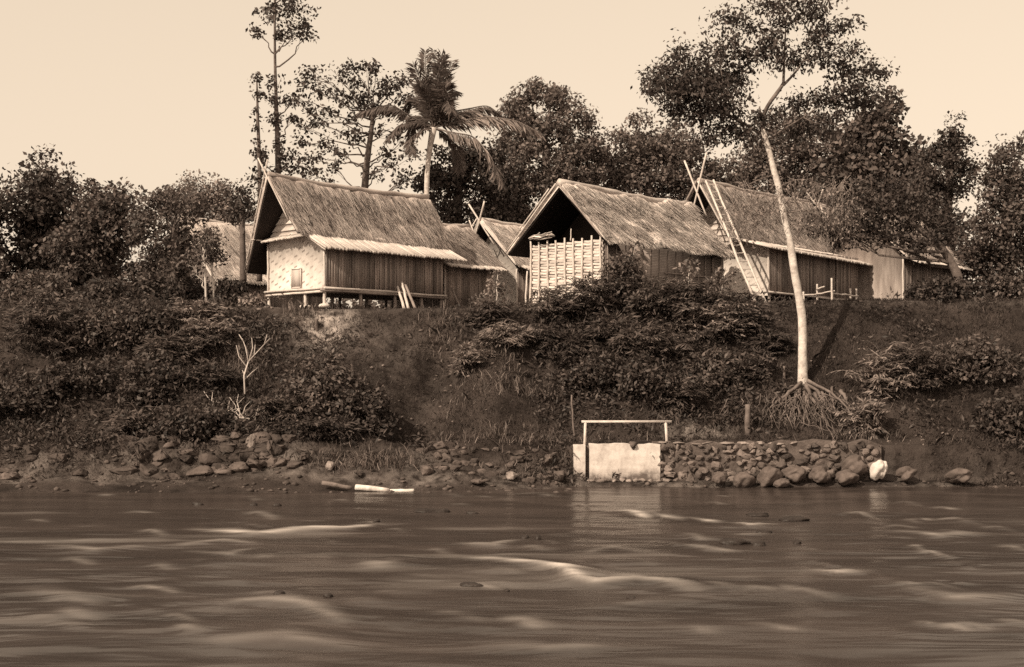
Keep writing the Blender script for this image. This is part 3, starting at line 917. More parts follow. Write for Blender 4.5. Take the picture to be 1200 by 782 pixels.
for z_ in (.9, 1.75):
    pole('wall_batten', (4.5, -.11, z_), (9.5, -.11, z_ + .03), .035, 'bamboo_dark', h2)
pole('barge_pole', (-.55, 2.2, 5.55), (-.42, 5.3, 2.72), .045, 'bamboo', h2)
pole('barge_pole', (-.62, 2.55, 5.35), (-.50, 4.6, 3.5), .035, 'bamboo', h2)
pole('barge_pole', (-.55, 2.0, 5.5), (-.42, -.3, 3.0), .045, 'bamboo_dark', h2)
mb = MB()
for k in range(14):      # straw bundle lying on the wall head
    a = np.array([-.25 + R.uniform(-.1, .1), 3.9 + R.uniform(-.2, .2), 3.2 + R.uniform(0, .15)])
    mb.tube(wobble(a, a + [R.uniform(-.25, .15), -1.1 + R.uniform(-.3, .3), R.uniform(.0, .22)], 4, .12), .03, 4)
mb.build('straw_bundle', 'thatch_pale', h2)

# ---- right hut with the ladder
C4 = np.array([13.24, 66.0, 7.92])
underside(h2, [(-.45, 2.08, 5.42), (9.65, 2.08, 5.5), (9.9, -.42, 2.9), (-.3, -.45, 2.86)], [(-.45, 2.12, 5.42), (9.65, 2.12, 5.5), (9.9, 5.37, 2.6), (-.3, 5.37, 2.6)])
h4 = hut_root(C4, 'wide thatched hut behind the pale leaning tree, with bamboo lean-to eave')
mb = MB()
thatch_slope(mb, (-2.0, 3.0, 6.15), (9.6, 3.0, 6.15), (-1.3, 1.6, 3.25), (10.6, 1.6, 3.2), .18, 12000, 5, .09, .06, .55, .06)
thatch_slope(mb, (-2.0, 3.04, 6.15), (9.6, 3.04, 6.15), (-1.3, 6.4, 2.0), (10.6, 6.4, 2.0), .16, 1200, 6, .08)
mb.build('roof', 'thatch', h4)
mb = MB(); mb.tube(np.stack([np.linspace(-1.95, 9.6, 14), np.full(14, 3.0), 6.3 - .10 * np.sin(np.linspace(0, math.pi, 14)) + R.normal(0, .02, 14)], 1), .13, 8, .3); mb.build('ridge_cap', 'thatch', h4)
mb = MB(); bamboo_roof(mb, (-.9, 1.75, 3.3), (10.7, 1.75, 3.2), (-.8, -.62, 2.62), (10.9, -.62, 2.42), 100, .065); mb.build('lean_to_roof', 'bamboo', h4)
mb = MB(); bamboo_roof(mb, (-.1, 1.7, 3.2), (-.1, 6.2, 2.7), (-.8, 1.55, 3.0), (-.8, 6.3, 2.45), 40, .055); mb.build('gable_eave', 'bamboo', h4)
mb = MB(); mb.prism([(0, 0, .25), (0, 6, .25), (0, 6, 2.3), (0, 3.0, 3.3), (0, 1.6, 3.25), (0, 0, 2.7)], (.06, 0, 0)); mb.build('gable_wall', 'weave', h4)
mb = MB()
for zz in np.arange(2.9, 5.7, .33):
    y0 = 1.75 + max(0, (zz - 3.25) / 2.9) * 1.25; y1 = 6.3 - (zz - 2.0) / 4.15 * 3.26
    y2 = 1.75 + max(0, (zz + .33 - 3.25) / 2.9) * 1.25; y3 = 6.3 - (zz + .33 - 2.0) / 4.15 * 3.26
    if y3 - y2 > .15:
        mb.prism([(-.07, y0 + .05, zz), (-.07, y1 - .05, zz), (.02, y3 - .05, zz + .35), (.02, y2 + .05, zz + .35)], (.02, 0, 0))
mb.build('upper_gable', 'board_pale', h4)
mb = MB(); board_wall(mb, (.08, .03), (9.9, .03), .45, 2.85, .17); mb.build('long_wall', 'board', h4)
mb = MB(); mb.box((5, 5.97, 1.4), (9.8, .06, 1.8)); mb.box((9.87, 3, 1.6), (.06, 5.9, 2.3)); mb.box((5, 3, 3.0), (9.6, 3.0, .03)); mb.build('rear_wall', 'board', h4)
mb = MB(); mb.box((5, 3, .42), (10, 6.1, .07)); mb.build('floor', 'bamboo_dark', h4)
pole('floor_beam', (-.2, -.12, .42), (10.1, -.12, .36), .06, 'bamboo', h4)
for x in (.05, 2.5, 5.0, 7.5, 9.8):
    s_ = pole('stilt', (x, 0, -.2), (x, 0, .45), .09, 'bamboo_dark', h4)
pole('corner_post', (-.06, -.02, .3), (-.06, -.02, 2.6), .06, 'bamboo', h4)
pole('corner_post', (7.2, -.05, .4), (7.2, -.05, 2.8), .08, 'bamboo_dark', h4)
pole('barge_pole', (-2.15, 3.75, 7.35), (-2.0, 2.5, 4.4), .055, 'bamboo', h4)
pole('barge_pole', (-2.2, 2.35, 7.6), (-2.0, 3.45, 4.3), .055, 'bamboo', h4)
pole('barge_pole', (-2.1, 2.95, 6.2), (-1.4, 1.55, 3.3), .05, 'bamboo', h4)
pole('barge_pole', (-2.1, 3.05, 6.2), (-1.4, 6.35, 2.1), .05, 'bamboo_dark', h4)

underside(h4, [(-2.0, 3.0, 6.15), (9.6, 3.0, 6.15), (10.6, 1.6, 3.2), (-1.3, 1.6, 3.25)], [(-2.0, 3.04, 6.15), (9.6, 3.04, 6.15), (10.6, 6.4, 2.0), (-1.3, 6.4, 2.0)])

# ---- low hut between, its near gable hidden behind the first
def small_hut(C, label, L, Wd, ridge, eave_n, eave_f, over, wall_top, thm, gablem, wallm, floor=.0, lean=False, poles=1.0, seed=1, strands=5000, prong=1.0):
    """plain two-slope hut; eave_n/eave_f = (v, z)"""
    hh = hut_root(C, label)
    m_ = Wd / 2
    mb = MB()
    thatch_slope(mb, (-over, m_, ridge), (L + over * .4, m_, ridge), (-over * .6, eave_n[0], eave_n[1]), (L + .5, eave_n[0], eave_n[1]), .16, strands, seed, .07, .04)
    thatch_slope(mb, (-over, m_ + .03, ridge), (L + over * .4, m_ + .03, ridge), (-over * .6, eave_f[0], eave_f[1]), (L + .5, eave_f[0], eave_f[1]), .16, 900, seed + 1, .07)
    mb.build('roof', thm, hh)
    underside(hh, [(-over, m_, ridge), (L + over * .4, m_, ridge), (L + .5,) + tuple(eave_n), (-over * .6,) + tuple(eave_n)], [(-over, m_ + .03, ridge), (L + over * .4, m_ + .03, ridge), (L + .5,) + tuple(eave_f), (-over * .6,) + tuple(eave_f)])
    mb = MB(); mb.tube(np.stack([np.linspace(-over * .95, L + over * .4, 10), np.full(10, m_), ridge + .14 - .10 * np.sin(np.linspace(0, math.pi, 10)) + R.normal(0, .02, 10)], 1), .12, 8, .3); mb.build('ridge_cap', thm, hh)
    mb = MB(); mb.prism([(0, 0, floor - .3), (0, Wd, floor - .3), (0, Wd, min(wall_top, eave_f[1] + .3)), (0, m_, ridge - .25), (0, 0, wall_top)], (.06, 0, 0)); mb.build('gable_wall', gablem, hh)
    mb = MB(); board_wall(mb, (.07, .03), (L, .03), floor - .2, wall_top + .05, .15); mb.build('long_wall', wallm, hh)
    mb = MB(); mb.box((L / 2, Wd - .03, wall_top / 2), (L - .2, .06, wall_top)); mb.box((L - .03, m_, wall_top / 2), (.06, Wd - .1, wall_top)); mb.build('rear_wall', 'board', hh)
    if lean:
        mb = MB(); bamboo_roof(mb, (-.35, eave_n[0] + .15, eave_n[1] + .06), (L + .3, eave_n[0] + .15, eave_n[1] + .06), (-.35, eave_n[0] - lean, eave_n[1] - lean * .45), (L + .35, eave_n[0] - lean, eave_n[1] - lean * .45), int(L / .11), .055); mb.build('lean_to_roof', 'bamboo', hh)
    pole('corner_post', (-.05, -.02, floor - .2), (-.05, -.02, wall_top), .06, 'bamboo', hh)
    if poles:
        pole('barge_pole', (-over - .1, m_ + .75 * prong, ridge + 1.0 * prong), (-over * .75, m_ - .8, ridge - 1.25), .05, 'bamboo', hh)
        pole('barge_pole', (-over - .15, m_ - .45 * prong, ridge + 1.05 * prong), (-over * .85, m_ + .5, ridge - .7), .05, 'bamboo', hh)
    return hh


C2b = np.array([-3.31, 63.4, 7.4])
hb = small_hut(C2b, 'low thatched hut tucked behind the far end of the hut on posts', 3.5, 4.0, 4.35, (-.15, 2.25), (4.2, 2.0), .6, 2.1, 'thatch', 'board', 'board', seed=11, lean=.55, poles=0)
pole('barge_pole', (3.9, 2.1, 4.85), (3.75, 1.6, 4.1), .04, 'bamboo', hb)
pole('barge_pole', (3.95, 1.6, 4.9), (3.75, 2.1, 4.1), .04, 'bamboo', hb)
C3 = np.array([.27, 68.0, 7.75])
small_hut(C3, 'thatched hut with tall crossed gable poles between low hut and basketwork hut', 6.5, 3.5, 4.5, (-.45, 2.1), (3.9, 2.0), 1.0, 1.95, 'thatch_pale', 'weave', 'board', seed=13, lean=.5)
C5 = np.array([22.0, 72.0, 8.1])
small_hut(C5, 'hut of upright boards with lit end wall at the far right of the row', 7.0, 4.6, 5.3, (-.5, 2.5), (5.2, 2.3), .8, 2.6, 'thatch', 'board_mid', 'board', seed=15, lean=.6, poles=0)
C6 = np.array([22.3, 81.0, 8.8])
small_hut(C6, 'thatched gable peak with two prongs showing through the dark leaves at right', 7.0, 5.0, 6.0, (-.5, 2.5), (5.6, 2.3), 1.4, 2.6, 'thatch', 'board_pale', 'board', seed=17)
C7 = np.array([-17.0, 74.0, 7.6])
small_hut(C7, 'thatched hut half hidden in the trees beyond the dark left gable', 8.0, 5.0, 5.6, (-.6, 1.9), (5.6, 2.0), 1.2, 1.9, 'thatch_pale', 'board', 'board', seed=19, prong=.5)

# ---- ladder laid against the roof
la, lb = P(898, 353, 61.0), P(836, 211, 65.3)
lc, ld = P(886, 353, 60.6), P(827, 212, 64.9)
base = (la + lc) / 2
la[2] = tz1(la[0], la[1]) - .05; lc[2] = tz1(lc[0], lc[1]) - .05
lad = empty('ladder', base, 'long bamboo ladder leaning on the roof beside the pale tree', 'ladder')
for a, b in ((la, lb), (lc, ld)):
    pole('rail', a - base, b - base, .065, 'bamboo', lad)
for t in np.linspace(.08, .96, 15):
    a = la + (lb - la) * t; b = lc + (ld - lc) * t
    pole('rung', a - base, b - base, .028, 'bamboo', lad, 5)

# ---- bamboo poles leaning on the first hut
spots = [((474, 361), (466, 336), 'pale bamboo pole leaning on the long wall, leftmost of a trio', 'bamboo'),
         ((479, 361), (471, 331), 'middle pole of the trio leaning on the dark board wall', 'bamboo'),
         ((487, 361), (475, 334), 'thin dark pole leaning at a slant, rightmost of the trio', 'bamboo_dark')]
for (a, b, lab, m_) in spots:
    pa = P(a[0], a[1], 57.8); pa[2] = tz1(pa[0], pa[1]) - .03; pb = P(b[0], b[1], 58.55)
    o = pole('leaning_pole', (0, 0, 0), pb - pa, .07, m_, None); o.location = tuple(pa)
    tag(o, lab, 'pole', 'poles leaning on the first hut')
pa = P(540, 360, 62.5); pa[2] = tz1(pa[0], pa[1])
o = pole('leaning_pole', (0, 0, 0), P(529, 338, 63.3) - pa, .05, 'bamboo_dark', None); o.location = tuple(pa)
tag(o, 'dark pole leaning on the low hut in the shade', 'pole')
pa = P(616, 362, 55.6); pa[2] = tz1(pa[0], pa[1])
o = pole('prop_pole', (0, 0, 0), P(618, 318, 55.8) - pa, .045, 'bamboo', None); o.location = tuple(pa)
tag(o, 'thin pale upright stake at left edge of the basketwork wall', 'stake')

# ---- small rail platform in front of the right hut
b0 = P(975, 352, 64.0); b0[2] = tz1(b0[0], b0[1])
fr = empty('bamboo_railing', b0, 'low bamboo railing in front of the right hut wall', 'railing')
for px, top, yy in ((958, 333, 65.6), (975, 326, 64.0), (997, 338, 66.0), (1004, 338, 66.2), (942, 342, 65.4)):
    a = P(px, 352, yy); a[2] = tz1(a[0], a[1]) - .1; b = P(px - .5, top, yy)
    pole('post', a - b0, b - b0, .06, 'bamboo', fr)
for a, b in ((P(956, 345, 65.5), P(978, 341, 64.0)), (P(976, 344, 64.1), P(1006, 347, 66.2)), (P(957, 339, 65.5), P(966, 336, 64.8)), (P(940, 346, 65.4), P(960, 345, 65.5))):
    pole('crossbar', a - b0, b - b0, .045, 'bamboo', fr)

# ================================================================== MASONRY AT THE WATER
wb = P(722, 560, 47.0)
wall = empty('plastered_wall', (wb[0], 47.0, .2), 'white plastered block wall by the water with a separate end pillar', 'wall')
mb = MB()
def rough_block(mb, x0, x1, y0, y1, z0, z1, amp=.02, seed=1):
    n = 14
    bm = bmesh.new(); bmesh.ops.create_grid(bm, x_segments=n, y_segments=n, size=.5)
    v = np.array([q.co[:] for q in bm.verts]); f = np.array([[q.index for q in p.verts] for p in bm.faces]); bm.free()
    X = x0 + (v[:, 0] + .5) * (x1 - x0); Z = z0 + (v[:, 1] + .5) * (z1 - z0)
    top = (v[:, 1] > .49) * amp * 2.5 * fbm(X * 3 + seed, X * 0, 3)
    yf = y0 + amp * fbm(X * 2 + seed, Z * 2, 3)
    mb.add(np.stack([X, yf, Z + top], 1), f)
    mb.add(np.stack([X, np.full_like(X, y1), Z + top], 1), f[:, ::-1])
    m = n + 1
    idx = np.arange(m * m).reshape(m, m) if True else None
    # rim joined by position
    order = np.lexsort((v[:, 0], v[:, 1])); idx = order.reshape(m, m)
    rim = np.concatenate([idx[0], idx[1:, -1], idx[-1, -2::-1], idx[-2:0:-1, 0]]); rn = np.roll(rim, -1); k = m * m
    a = np.concatenate([np.stack([X, yf, Z + top], 1), np.stack([X, np.full_like(X, y1), Z + top], 1)])
    mb.add(a, np.stack([rim, rim + k, rn + k, rn], 1))
rough_block(mb, -.98, 1.62, 0, .5, -.25, 1.33, .02, 2); mb.build('wall_block', 'plaster', wall)
mb = MB(); rough_block(mb, -1.56, -1.13, -.03, .45, -.35, 1.3, .012, 5); mb.build('pillar', 'plaster', wall)
mb = MB(); mb.box((0.05, .32, .5), (3.0, .3, 1.5)); mb.build('backing', 'mortar', wall)
mb = MB()
for k in range(11):
    hull_rock(mb, (-.9 + k * .27 + R.uniform(-.05, .05), -.12 + R.uniform(-.05, .05), .0 + R.uniform(-.03, .05)), (.17 * R.uniform(.6, 1.2), .16, .09), 0, 14, .12, .04)
mb.build('footing', 'stone_mid', wall)
mb = MB(); hull_rock(mb, (.62, .1, 1.32), (.2, .3, .13), 0, 18, .2, .06); hull_rock(mb, (.62, .02, 1.2), (.1, .1, .1), 0, 16, .2, .06); hull_rock(mb, (1.75, .1, 1.2), (.2, .25, .17), 0, 18, .2, .06); mb.build('clod', 'mortar', wall)

rb = P(735, 515, 47.6)
rail = empty('washing_rail', (rb[0], 47.35, 1.55), 'whitewashed wooden rail on two posts above the plastered wall', 'railing')
for px in (685, 782):
    a = P(px, 519, 47.35) - [rb[0], 47.35, 1.55]; b = P(px + (1 if px < 700 else -2), 495, 47.35) - [rb[0], 47.35, 1.55]
    a[2] -= .25
    mb = MB(); mb.tube([a, (a + b) / 2, b], .055, 6); mb.build('post', 'wood_pale', rail)
a = P(681.5, 494, 47.35) - [rb[0], 47.35, 1.55]; b = P(787, 494.5, 47.35) - [rb[0], 47.35, 1.55]
mb = MB(); mb.box((a + b) / 2, (b[0] - a[0], .09, .085)); mb.build('rail', 'wood_pale', rail)

# rubble retaining wall
x0, x1 = 5.2, 13.6
rw = empty('rubble_wall', ((x0 + x1) / 2, 47.2, .1), 'long rough stone retaining wall right of the white plastered wall', 'wall')
ox = (x0 + x1) / 2
mb = MB(); rough_block(mb, x0 - ox, x1 - ox, -.05, .45, -.3, 1.5, .10, 9); mb.build('mortar_core', 'mortar', rw)
mb = MB(); k = 0
for z_ in (.15, .36, .58, .80, 1.02, 1.24, 1.42):
    x = x0 + .2 + R.uniform(0, .2)
    while x < x1 - .1:
        s = R.uniform(.13, .30) * (1.15 - .22 * z_)
        if R.random() < .93:
            hull_rock(mb, (x - ox, -.09 + R.uniform(-.06, .05), z_ - .1 + R.uniform(-.07, .07)), (s * .95, s * .6, s * R.uniform(.6, .95)), R.uniform(-.4, .4), 15, .18, .05)
        k += 1; x += s * R.uniform(1.35, 1.95)
mb.build('rubble', 'stone_wall', rw)
mb = MB()
for k in range(9):
    hull_rock(mb, (-3.9 + k * .62 + R.uniform(-.1, .1), .05 + R.uniform(-.06, .06), 1.44 + R.uniform(-.02, .02)), (.36 * R.uniform(.6, 1.1), .24, .07), R.uniform(-.2, .2), 16, .1, .03)
mb.build('coping', 'stone_mid', rw)

BOUL = [(903, 559, 15, 12, 46.4, 'round grey boulder at the water edge below the rubble wall, biggest of three'),
        (869, 561, 13, 10, 46.5, 'dark flat boulder under the rubble wall left of the big round one'),
        (930, 557, 15, 10, 46.6, 'broad brown boulder right of the round one under the rubble wall'),
        (843, 560, 9, 8, 46.4, 'small pale cobble at the foot of the rubble wall'),
        (962, 557, 14, 10, 46.5, 'low boulder beneath the hanging tree roots'),
        (1001, 546, 16, 12, 46.8, 'tall leaning grey boulder to the right of the hanging roots'),
        (992, 560, 15, 9, 46.3, 'squat boulder at the waterline in front of the leaning one'),
        (1030, 551, 9.5, 13, 46.6, 'bright white boulder standing at the far right waterline'),
        (916, 566, 10, 6, 46.1, 'little wet stone in front of the round boulder'),
        (1062, 556, 12, 8, 46.5, 'grey boulder just past the white boulder'),
        (1125, 558, 17, 9, 46.4, 'big brown boulder on the shore far past the white one')]
for px, py, rx, ry, Y, lab in BOUL:
    c = P(px, py, Y); s = Y / F
    mb = MB(); rock_mesh(mb, (0, 0, 0), (rx * s * .9, max(rx, ry) * s * .8, ry * s * .9), px * .013, R.uniform(0, 1), 4, .5)
    o = mb.build('boulder', 'stone_pale' if 'bright white' in lab else 'stone', None, True); o.location = tuple(c); tag(o, lab, 'boulder', 'boulders along the far waterline')
LR = [(300, 542, 17, 11, 46.3, 'squared grey rock in the ledge on the left shore'), (322, 530, 22, 17, 46.9, 'tall split rock face in the left ledge'),
      (280, 546, 13, 8, 46.1, 'flat stone at the foot of the left ledge'), (296, 520, 10, 12, 46.8, 'pale upright stone set into the left ledge'),
      (356, 533, 10, 9, 46.5, 'dark stone in the shade below the big round bush'), (387, 531, 8, 8, 46.3, 'bright angular stone below the big round bush'),
      (345, 545, 12, 8, 46.2, 'low stone right of the left rock ledge'), (268, 522, 16, 12, 46.9, 'mossy rock at the left end of the ledge'),
      (420, 545, 9, 5, 45.8, 'small flat stone on the gravel shore'), (655, 552, 13, 9, 46.6, 'brown rock just left of the white pillar'),
      (600, 545, 12, 6, 46.3, 'flat pale rock on the shore under the gully'), (500, 540, 14, 7, 46.2, 'dark low rock on the middle shore'),
      (560, 558, 14, 4, 45.6, 'thin slab lying at the waterline in the middle'), (640, 530, 16, 10, 47.2, 'wide rock on the step above the brown rock')]
for px, py, rx, ry, Y, lab in LR:
    c = P(px, py, Y); s = Y / F; c[2] = min(c[2], tz1(c[0], c[1]) + ry * s * .6)
    mb = MB(); hull_rock(mb, (0, 0, 0), (rx * s, max(rx, ry) * s * .7, ry * s), R.uniform(0, 2), 15, .13, .06)
    o = mb.build('rock', 'stone_mid' if ('bright' in lab or 'pale' in lab) else 'stone', None, False); o.location = tuple(c); tag(o, lab, 'rock', 'rocks on the left and middle shore')
def ledge(label, x0_, x1_, y0_, rise, n, smin, smax):
    xc = (x0_ + x1_) / 2; zc = tz1(xc, y0_)
    e_ = empty('rock_ledge', (xc, y0_, zc), label, 'ledge')
    mb = MB()
    for k in range(n):
        x = R.uniform(x0_, x1_); t = R.random(); y = y0_ + t * rise; s_ = R.uniform(smin, smax)
        hull_rock(mb, (x - xc, y - y0_, tz1(x, y) - zc + s_ * .05), (s_ * R.uniform(.8, 1.6), s_ * .7, s_ * R.uniform(.5, .95)), R.uniform(-.5, .5), 14, .13, .06)
    mb.build('rubble', 'stone', e_)
    return e_


ledge('dark broken rock ledge along the left shore beneath the bushes', -14.5, -8.2, 46.2, 1.0, 60, .10, .5)
ledge('low stony ledge on the middle shore between gully and white pillar', -3.5, 2.0, 46.3, 1.4, 60, .10, .30)
ledge('dark rock ledge on the outermost left shore', -23, -15.6, 46.1, 1.0, 40, .12, .45)
RV = [(552, 686, 17, 3.2, 'long dark rock breaking the surface in mid river'), (384, 701, 7, 3, 'dark flat stone in the near water'), (328, 698, 8, 2.5, 'jagged little stone left of the flat one in the near water'),
      (615, 629, 7, 3, 'small rock pair, left one, in the middle of the stream'), (630, 631, 4.5, 3.5, 'round black stone beside the small rock in mid stream'),
      (860, 637, 20, 5, 'broad wet rock in the rapids below the rubble wall'), (889, 639, 10, 4, 'dark hump at the right end of the broad wet rock'),
      (934, 637, 6, 3, 'little pointed stone right of the wet rocks'), (930, 607, 22, 3.5, 'long low rock near the far bank at right'), (888, 603, 16, 3, 'low rock left of the long one near the far bank'),
      (895, 624, 12, 2.5, 'shallow stone awash between two wet rocks'), (232, 591, 8, 2.5, 'small dark rock near the left shore'), (297, 592, 6, 2.5, 'tiny rock between two others off the left shore'),
      (325, 593, 6, 2, 'flat tiny rock off the left shore'), (441, 612, 5, 2, 'pointed stone at the end of the white wave'), (553, 601, 9, 2, 'pale stone awash below the log'), (505, 598, 26, 3, 'long gravel hump awash in the far stream'),
      (740, 700, 7, 1.8, 'faint stone awash in the near right water'), (594, 691, 4, 1.8, 'small stone trailing behind the long dark rock')]
for px, py, rx, ry, lab in RV:
    c = W(px, py + ry * .5); s = c[1] / F
    mb = MB(); rock_mesh(mb, (0, 0, 0), (rx * s * .8, max(.12, rx * s * .5), ry * s * 1.15), px * .011, 0, 3, .4)
    zw = float(water_z(np.array([c[0]]), np.array([c[1]]))[0])
    o = mb.build('river_rock', 'wet_rock', None, True); o.location = (c[0], c[1], zw + ry * s * .12); tag(o, lab, 'rock', 'rocks in the river')

for (a, b, r, lab) in (((417, 571), (456, 578), .11, 'pale stripped log lying at the waterline, thicker of two'), ((455, 576), (485, 577), .085, 'short pale log end to end with the thicker log'), ((378, 566), (412, 572), .09, 'dull log half sunk at the waterline left of the pale log')):
    pa = P(a[0], a[1], 44.75); pb = P(b[0], b[1], 44.45); pb[2] = max(pb[2], .05)
    mb = MB(); mb.tube(wobble((0, 0, 0), pb - pa, 7, .03), np.linspace(r, r * .75, 7), 9, .15)
    o = mb.build('log', 'bark_pale' if 'pale' in lab and 'dull' not in lab else 'root', None, True); o.location = tuple(pa); tag(o, lab, 'log', 'driftwood logs at the waterline')

# stumps and stakes on the bank
for px, top, bot, Y, r, m_, lab, nm in ((876, 474, 508, 49.0, .12, 'root', 'short pale stump standing behind the rubble wall', 'stump'),
                                        (919, 429, 446, 51.2, .06, 'root', 'small pale stake left of the big tree trunk', 'stake'),
                                        (673, 463, 520, 48.2, .04, 'root', 'thin bent stick stuck upright left of the rail', 'stick'),
                                        (712, 330, 358, 55.2, .04, 'bamboo', 'pale stick at the basketwork corner among leaves', 'stick'),
                                        (371, 374, 392, 54.2, .08, 'bark', 'dark broken post in the pale earth slip', 'stump')):
    a = P(px, bot, Y); a[2] = tz1(a[0], a[1]) - .1; b = P(px - (3 if nm == 'stick' else 0), top, Y)
    o = pole(nm, (0, 0, 0), b - a, r, m_, None, 8, .02); o.location = tuple(a); tag(o, lab, nm)
# forked dead branch
d0 = P(287, 462, 49.6); d0[2] = tz1(d0[0], d0[1])
db = empty('dead_branch', d0, 'bare forked white branch standing on the left bank', 'branch')
mb = MB(); mb.tube(np.array([P(287, 462, 49.6), P(286, 440, 49.9), P(291, 424, 50.2)]) - d0, [.038, .032, .028], 6); mb.build('stem', 'board_pale', db, True)
for q in ([(291, 424), (288, 408), (284, 397)], [(291, 424), (303, 411), (316, 397)], [(287, 440), (284, 434)], [(298, 416), (299, 404)], [(289, 430), (280, 418), (277, 405)], [(292, 422), (296, 408), (295, 396)], [(286, 446), (296, 436), (301, 432)], [(285, 400), (280, 392)], [(310, 403), (313, 392)]):
    pts = np.array([P(x, y, 50.2 + (424 - y) * .012) for x, y in q]) - d0
    mb = MB(); mb.tube(pts, np.linspace(.027, .012, len(pts)), 5); mb.build('twig', 'board_pale', db, True)
sb0 = P(270, 462, 49.3); sb0[2] = tz1(sb0[0], sb0[1])
sb = empty('brushwood', sb0, 'fallen pale sticks heaped at the foot of the forked branch', 'brushwood')
for k in range(26):
    x = R.uniform(250, 300); a = P(x, 466, 49.0); a[2] = tz1(a[0], a[1]) + .06
    bx = a[0] + R.uniform(-1.0, 1.2); by = a[1] + R.uniform(-.3, .8); b = np.array([bx, by, tz1(bx, by) + R.uniform(.2, .6)])
    mb = MB(); mb.tube(wobble(a, b, 4, .15) - sb0, np.linspace(.03, .012, 4), 4); mb.build('stick', 'board_pale', sb)

# ================================================================== TREES
def trunkpts(l, Y, dy=0.0):
    return [tuple(P(px, py, Y + dy * i)) + (r,) for i, (px, py, r) in enumerate(l)]


# slender pale tree on the bank
TB = P(941, 458, 51.0); TB[2] = tz1(TB[0], TB[1])
T1 = empty('tree', TB, 'tall slender tree with pale bark and bare spreading roots on the bank', 'tree')
path = np.array(trunkpts([(941, 462, .27), (941, 446, .20), (940, 420, .175), (941, 380, .17), (936, 345, .16), (929, 310, .15), (927, 285, .14), (920, 262, .13), (914, 225, .125), (907, 200, .12), (900, 172, .11), (894, 152, .10)], 51.0))
sp = smooth_path(path, 40)
mb = MB(); mb.tube(sp[:, :3] - TB, sp[:, 3], 10, .14)
LIMB = [([(894, 155), (893, 140), (900, 122), (912, 108), (918, 98)], .09, .07), ([(918, 98), (919, 70), (920, 45), (922, 18)], .06, .025), ([(918, 100), (930, 88), (942, 72), (952, 50), (965, 35)], .055, .02),
        ([(896, 160), (880, 150), (862, 140), (845, 128), (828, 112)], .075, .03), ([(862, 140), (850, 110), (845, 85), (842, 60)], .04, .015), ([(894, 150), (892, 138), (890, 125)], .06, .03),
        ([(919, 70), (908, 50), (902, 35)], .035, .012), ([(942, 72), (958, 66), (975, 62)], .035, .012),
        ([(845, 128), (815, 120), (785, 112)], .035, .012), ([(880, 150), (860, 165), (835, 168)], .035, .012), ([(898, 165), (920, 150), (942, 138), (965, 120), (985, 112)], .045, .012), ([(942, 138), (958, 146), (972, 142)], .025, .01), ([(828, 112), (808, 92), (800, 72)], .03, .01),
        ([(908, 205), (890, 210), (870, 220), (855, 235)], .03, .01), ([(912, 220), (935, 208), (960, 215), (985, 230)], .035, .01), ([(914, 228), (900, 245), (885, 262)], .028, .01), ([(918, 250), (945, 245), (975, 262), (990, 285)], .03, .01)]
for q, r0, r1 in LIMB:
    pts = np.array([P(x, y, 51.0 + .35 * math.sin(i * 1.3 + x)) for i, (x, y) in enumerate(q)])
    pts[0] = P(q[0][0], q[0][1], 51.0)
    s2 = smooth_path(np.c_[pts, np.linspace(r0, r1, len(pts))], 12)
    lb_ = MB(); lb_.tube(s2[:, :3] - TB, s2[:, 3], 6, .1); lb_.build('limb', 'root', T1, True)
cb = [PB(*q) for q in [(800, 72, 26, 26, 51), (846, 62, 24, 28, 51), (845, 98, 32, 26, 52), (790, 92, 28, 22, 50.5), (815, 112, 42, 22, 51.5), (780, 108, 24, 16, 50), (850, 122, 26, 22, 50.5), (855, 148, 24, 16, 51.5),
                       (812, 138, 22, 14, 51), (880, 72, 12, 12, 51), (872, 66, 14, 10, 51), (865, 98, 14, 20, 51.5), (903, 52, 14, 26, 51), (880, 32, 18, 8, 51), (932, 66, 16, 18, 51.5), (915, 72, 14, 14, 50.5), (918, 28, 20, 10, 51),
                       (956, 42, 22, 16, 51), (985, 30, 22, 8, 51), (972, 66, 24, 14, 51), (990, 82, 18, 16, 51.5), (1002, 100, 14, 20, 51), (900, 8, 30, 14, 51), (950, 4, 34, 16, 51), (855, 20, 20, 12, 51),
                       (770, 100, 14, 12, 51), (800, 108, 30, 14, 51), (830, 80, 30, 20, 52), (825, 100, 36, 20, 50.5), (835, 130, 26, 14, 51), (985, 114, 20, 14, 51.5), (938, 124, 26, 12, 52), (890, 138, 12, 8, 51), (906, 142, 10, 7, 51), (962, 118, 18, 10, 51.5), (950, 150, 16, 9, 51.5), (915, 132, 10, 6, 51), (875, 160, 22, 14, 51), (932, 156, 22, 10, 52), (835, 160, 20, 10, 51), (970, 140, 22, 14, 51.5), (1010, 122, 20, 16, 52), (1030, 88, 14, 10, 52), (1022, 108, 12, 8, 51), (1012, 78, 12, 8, 51), (766, 84, 8, 8, 51), (1000, 62, 12, 8, 51), (962, 22, 16, 8, 51), (890, 60, 7, 6, 51), (790, 130, 14, 12, 51)]]
cr = MB(); tw = MB()
for bl in cb:
    vol = (bl[1][0] * bl[1][1] * bl[1][2]) ** (1 / 3)
    pts = blob_points((bl[0], bl[1] * 1.12), max(5, int(40 * vol ** 1.5)), .05)
    leaf_cloud(cr, pts - TB, 19, .24, .17, .085, .9, .4)
    for q in pts[:10]:
        cr.tube(wobble(bl[0], q, 4, .2) - TB, np.linspace(.022, .008, 4), 4)
mb.build('trunk', 'bark_pale', T1, True)
cr.build('crown', 'leaf_dark', T1)
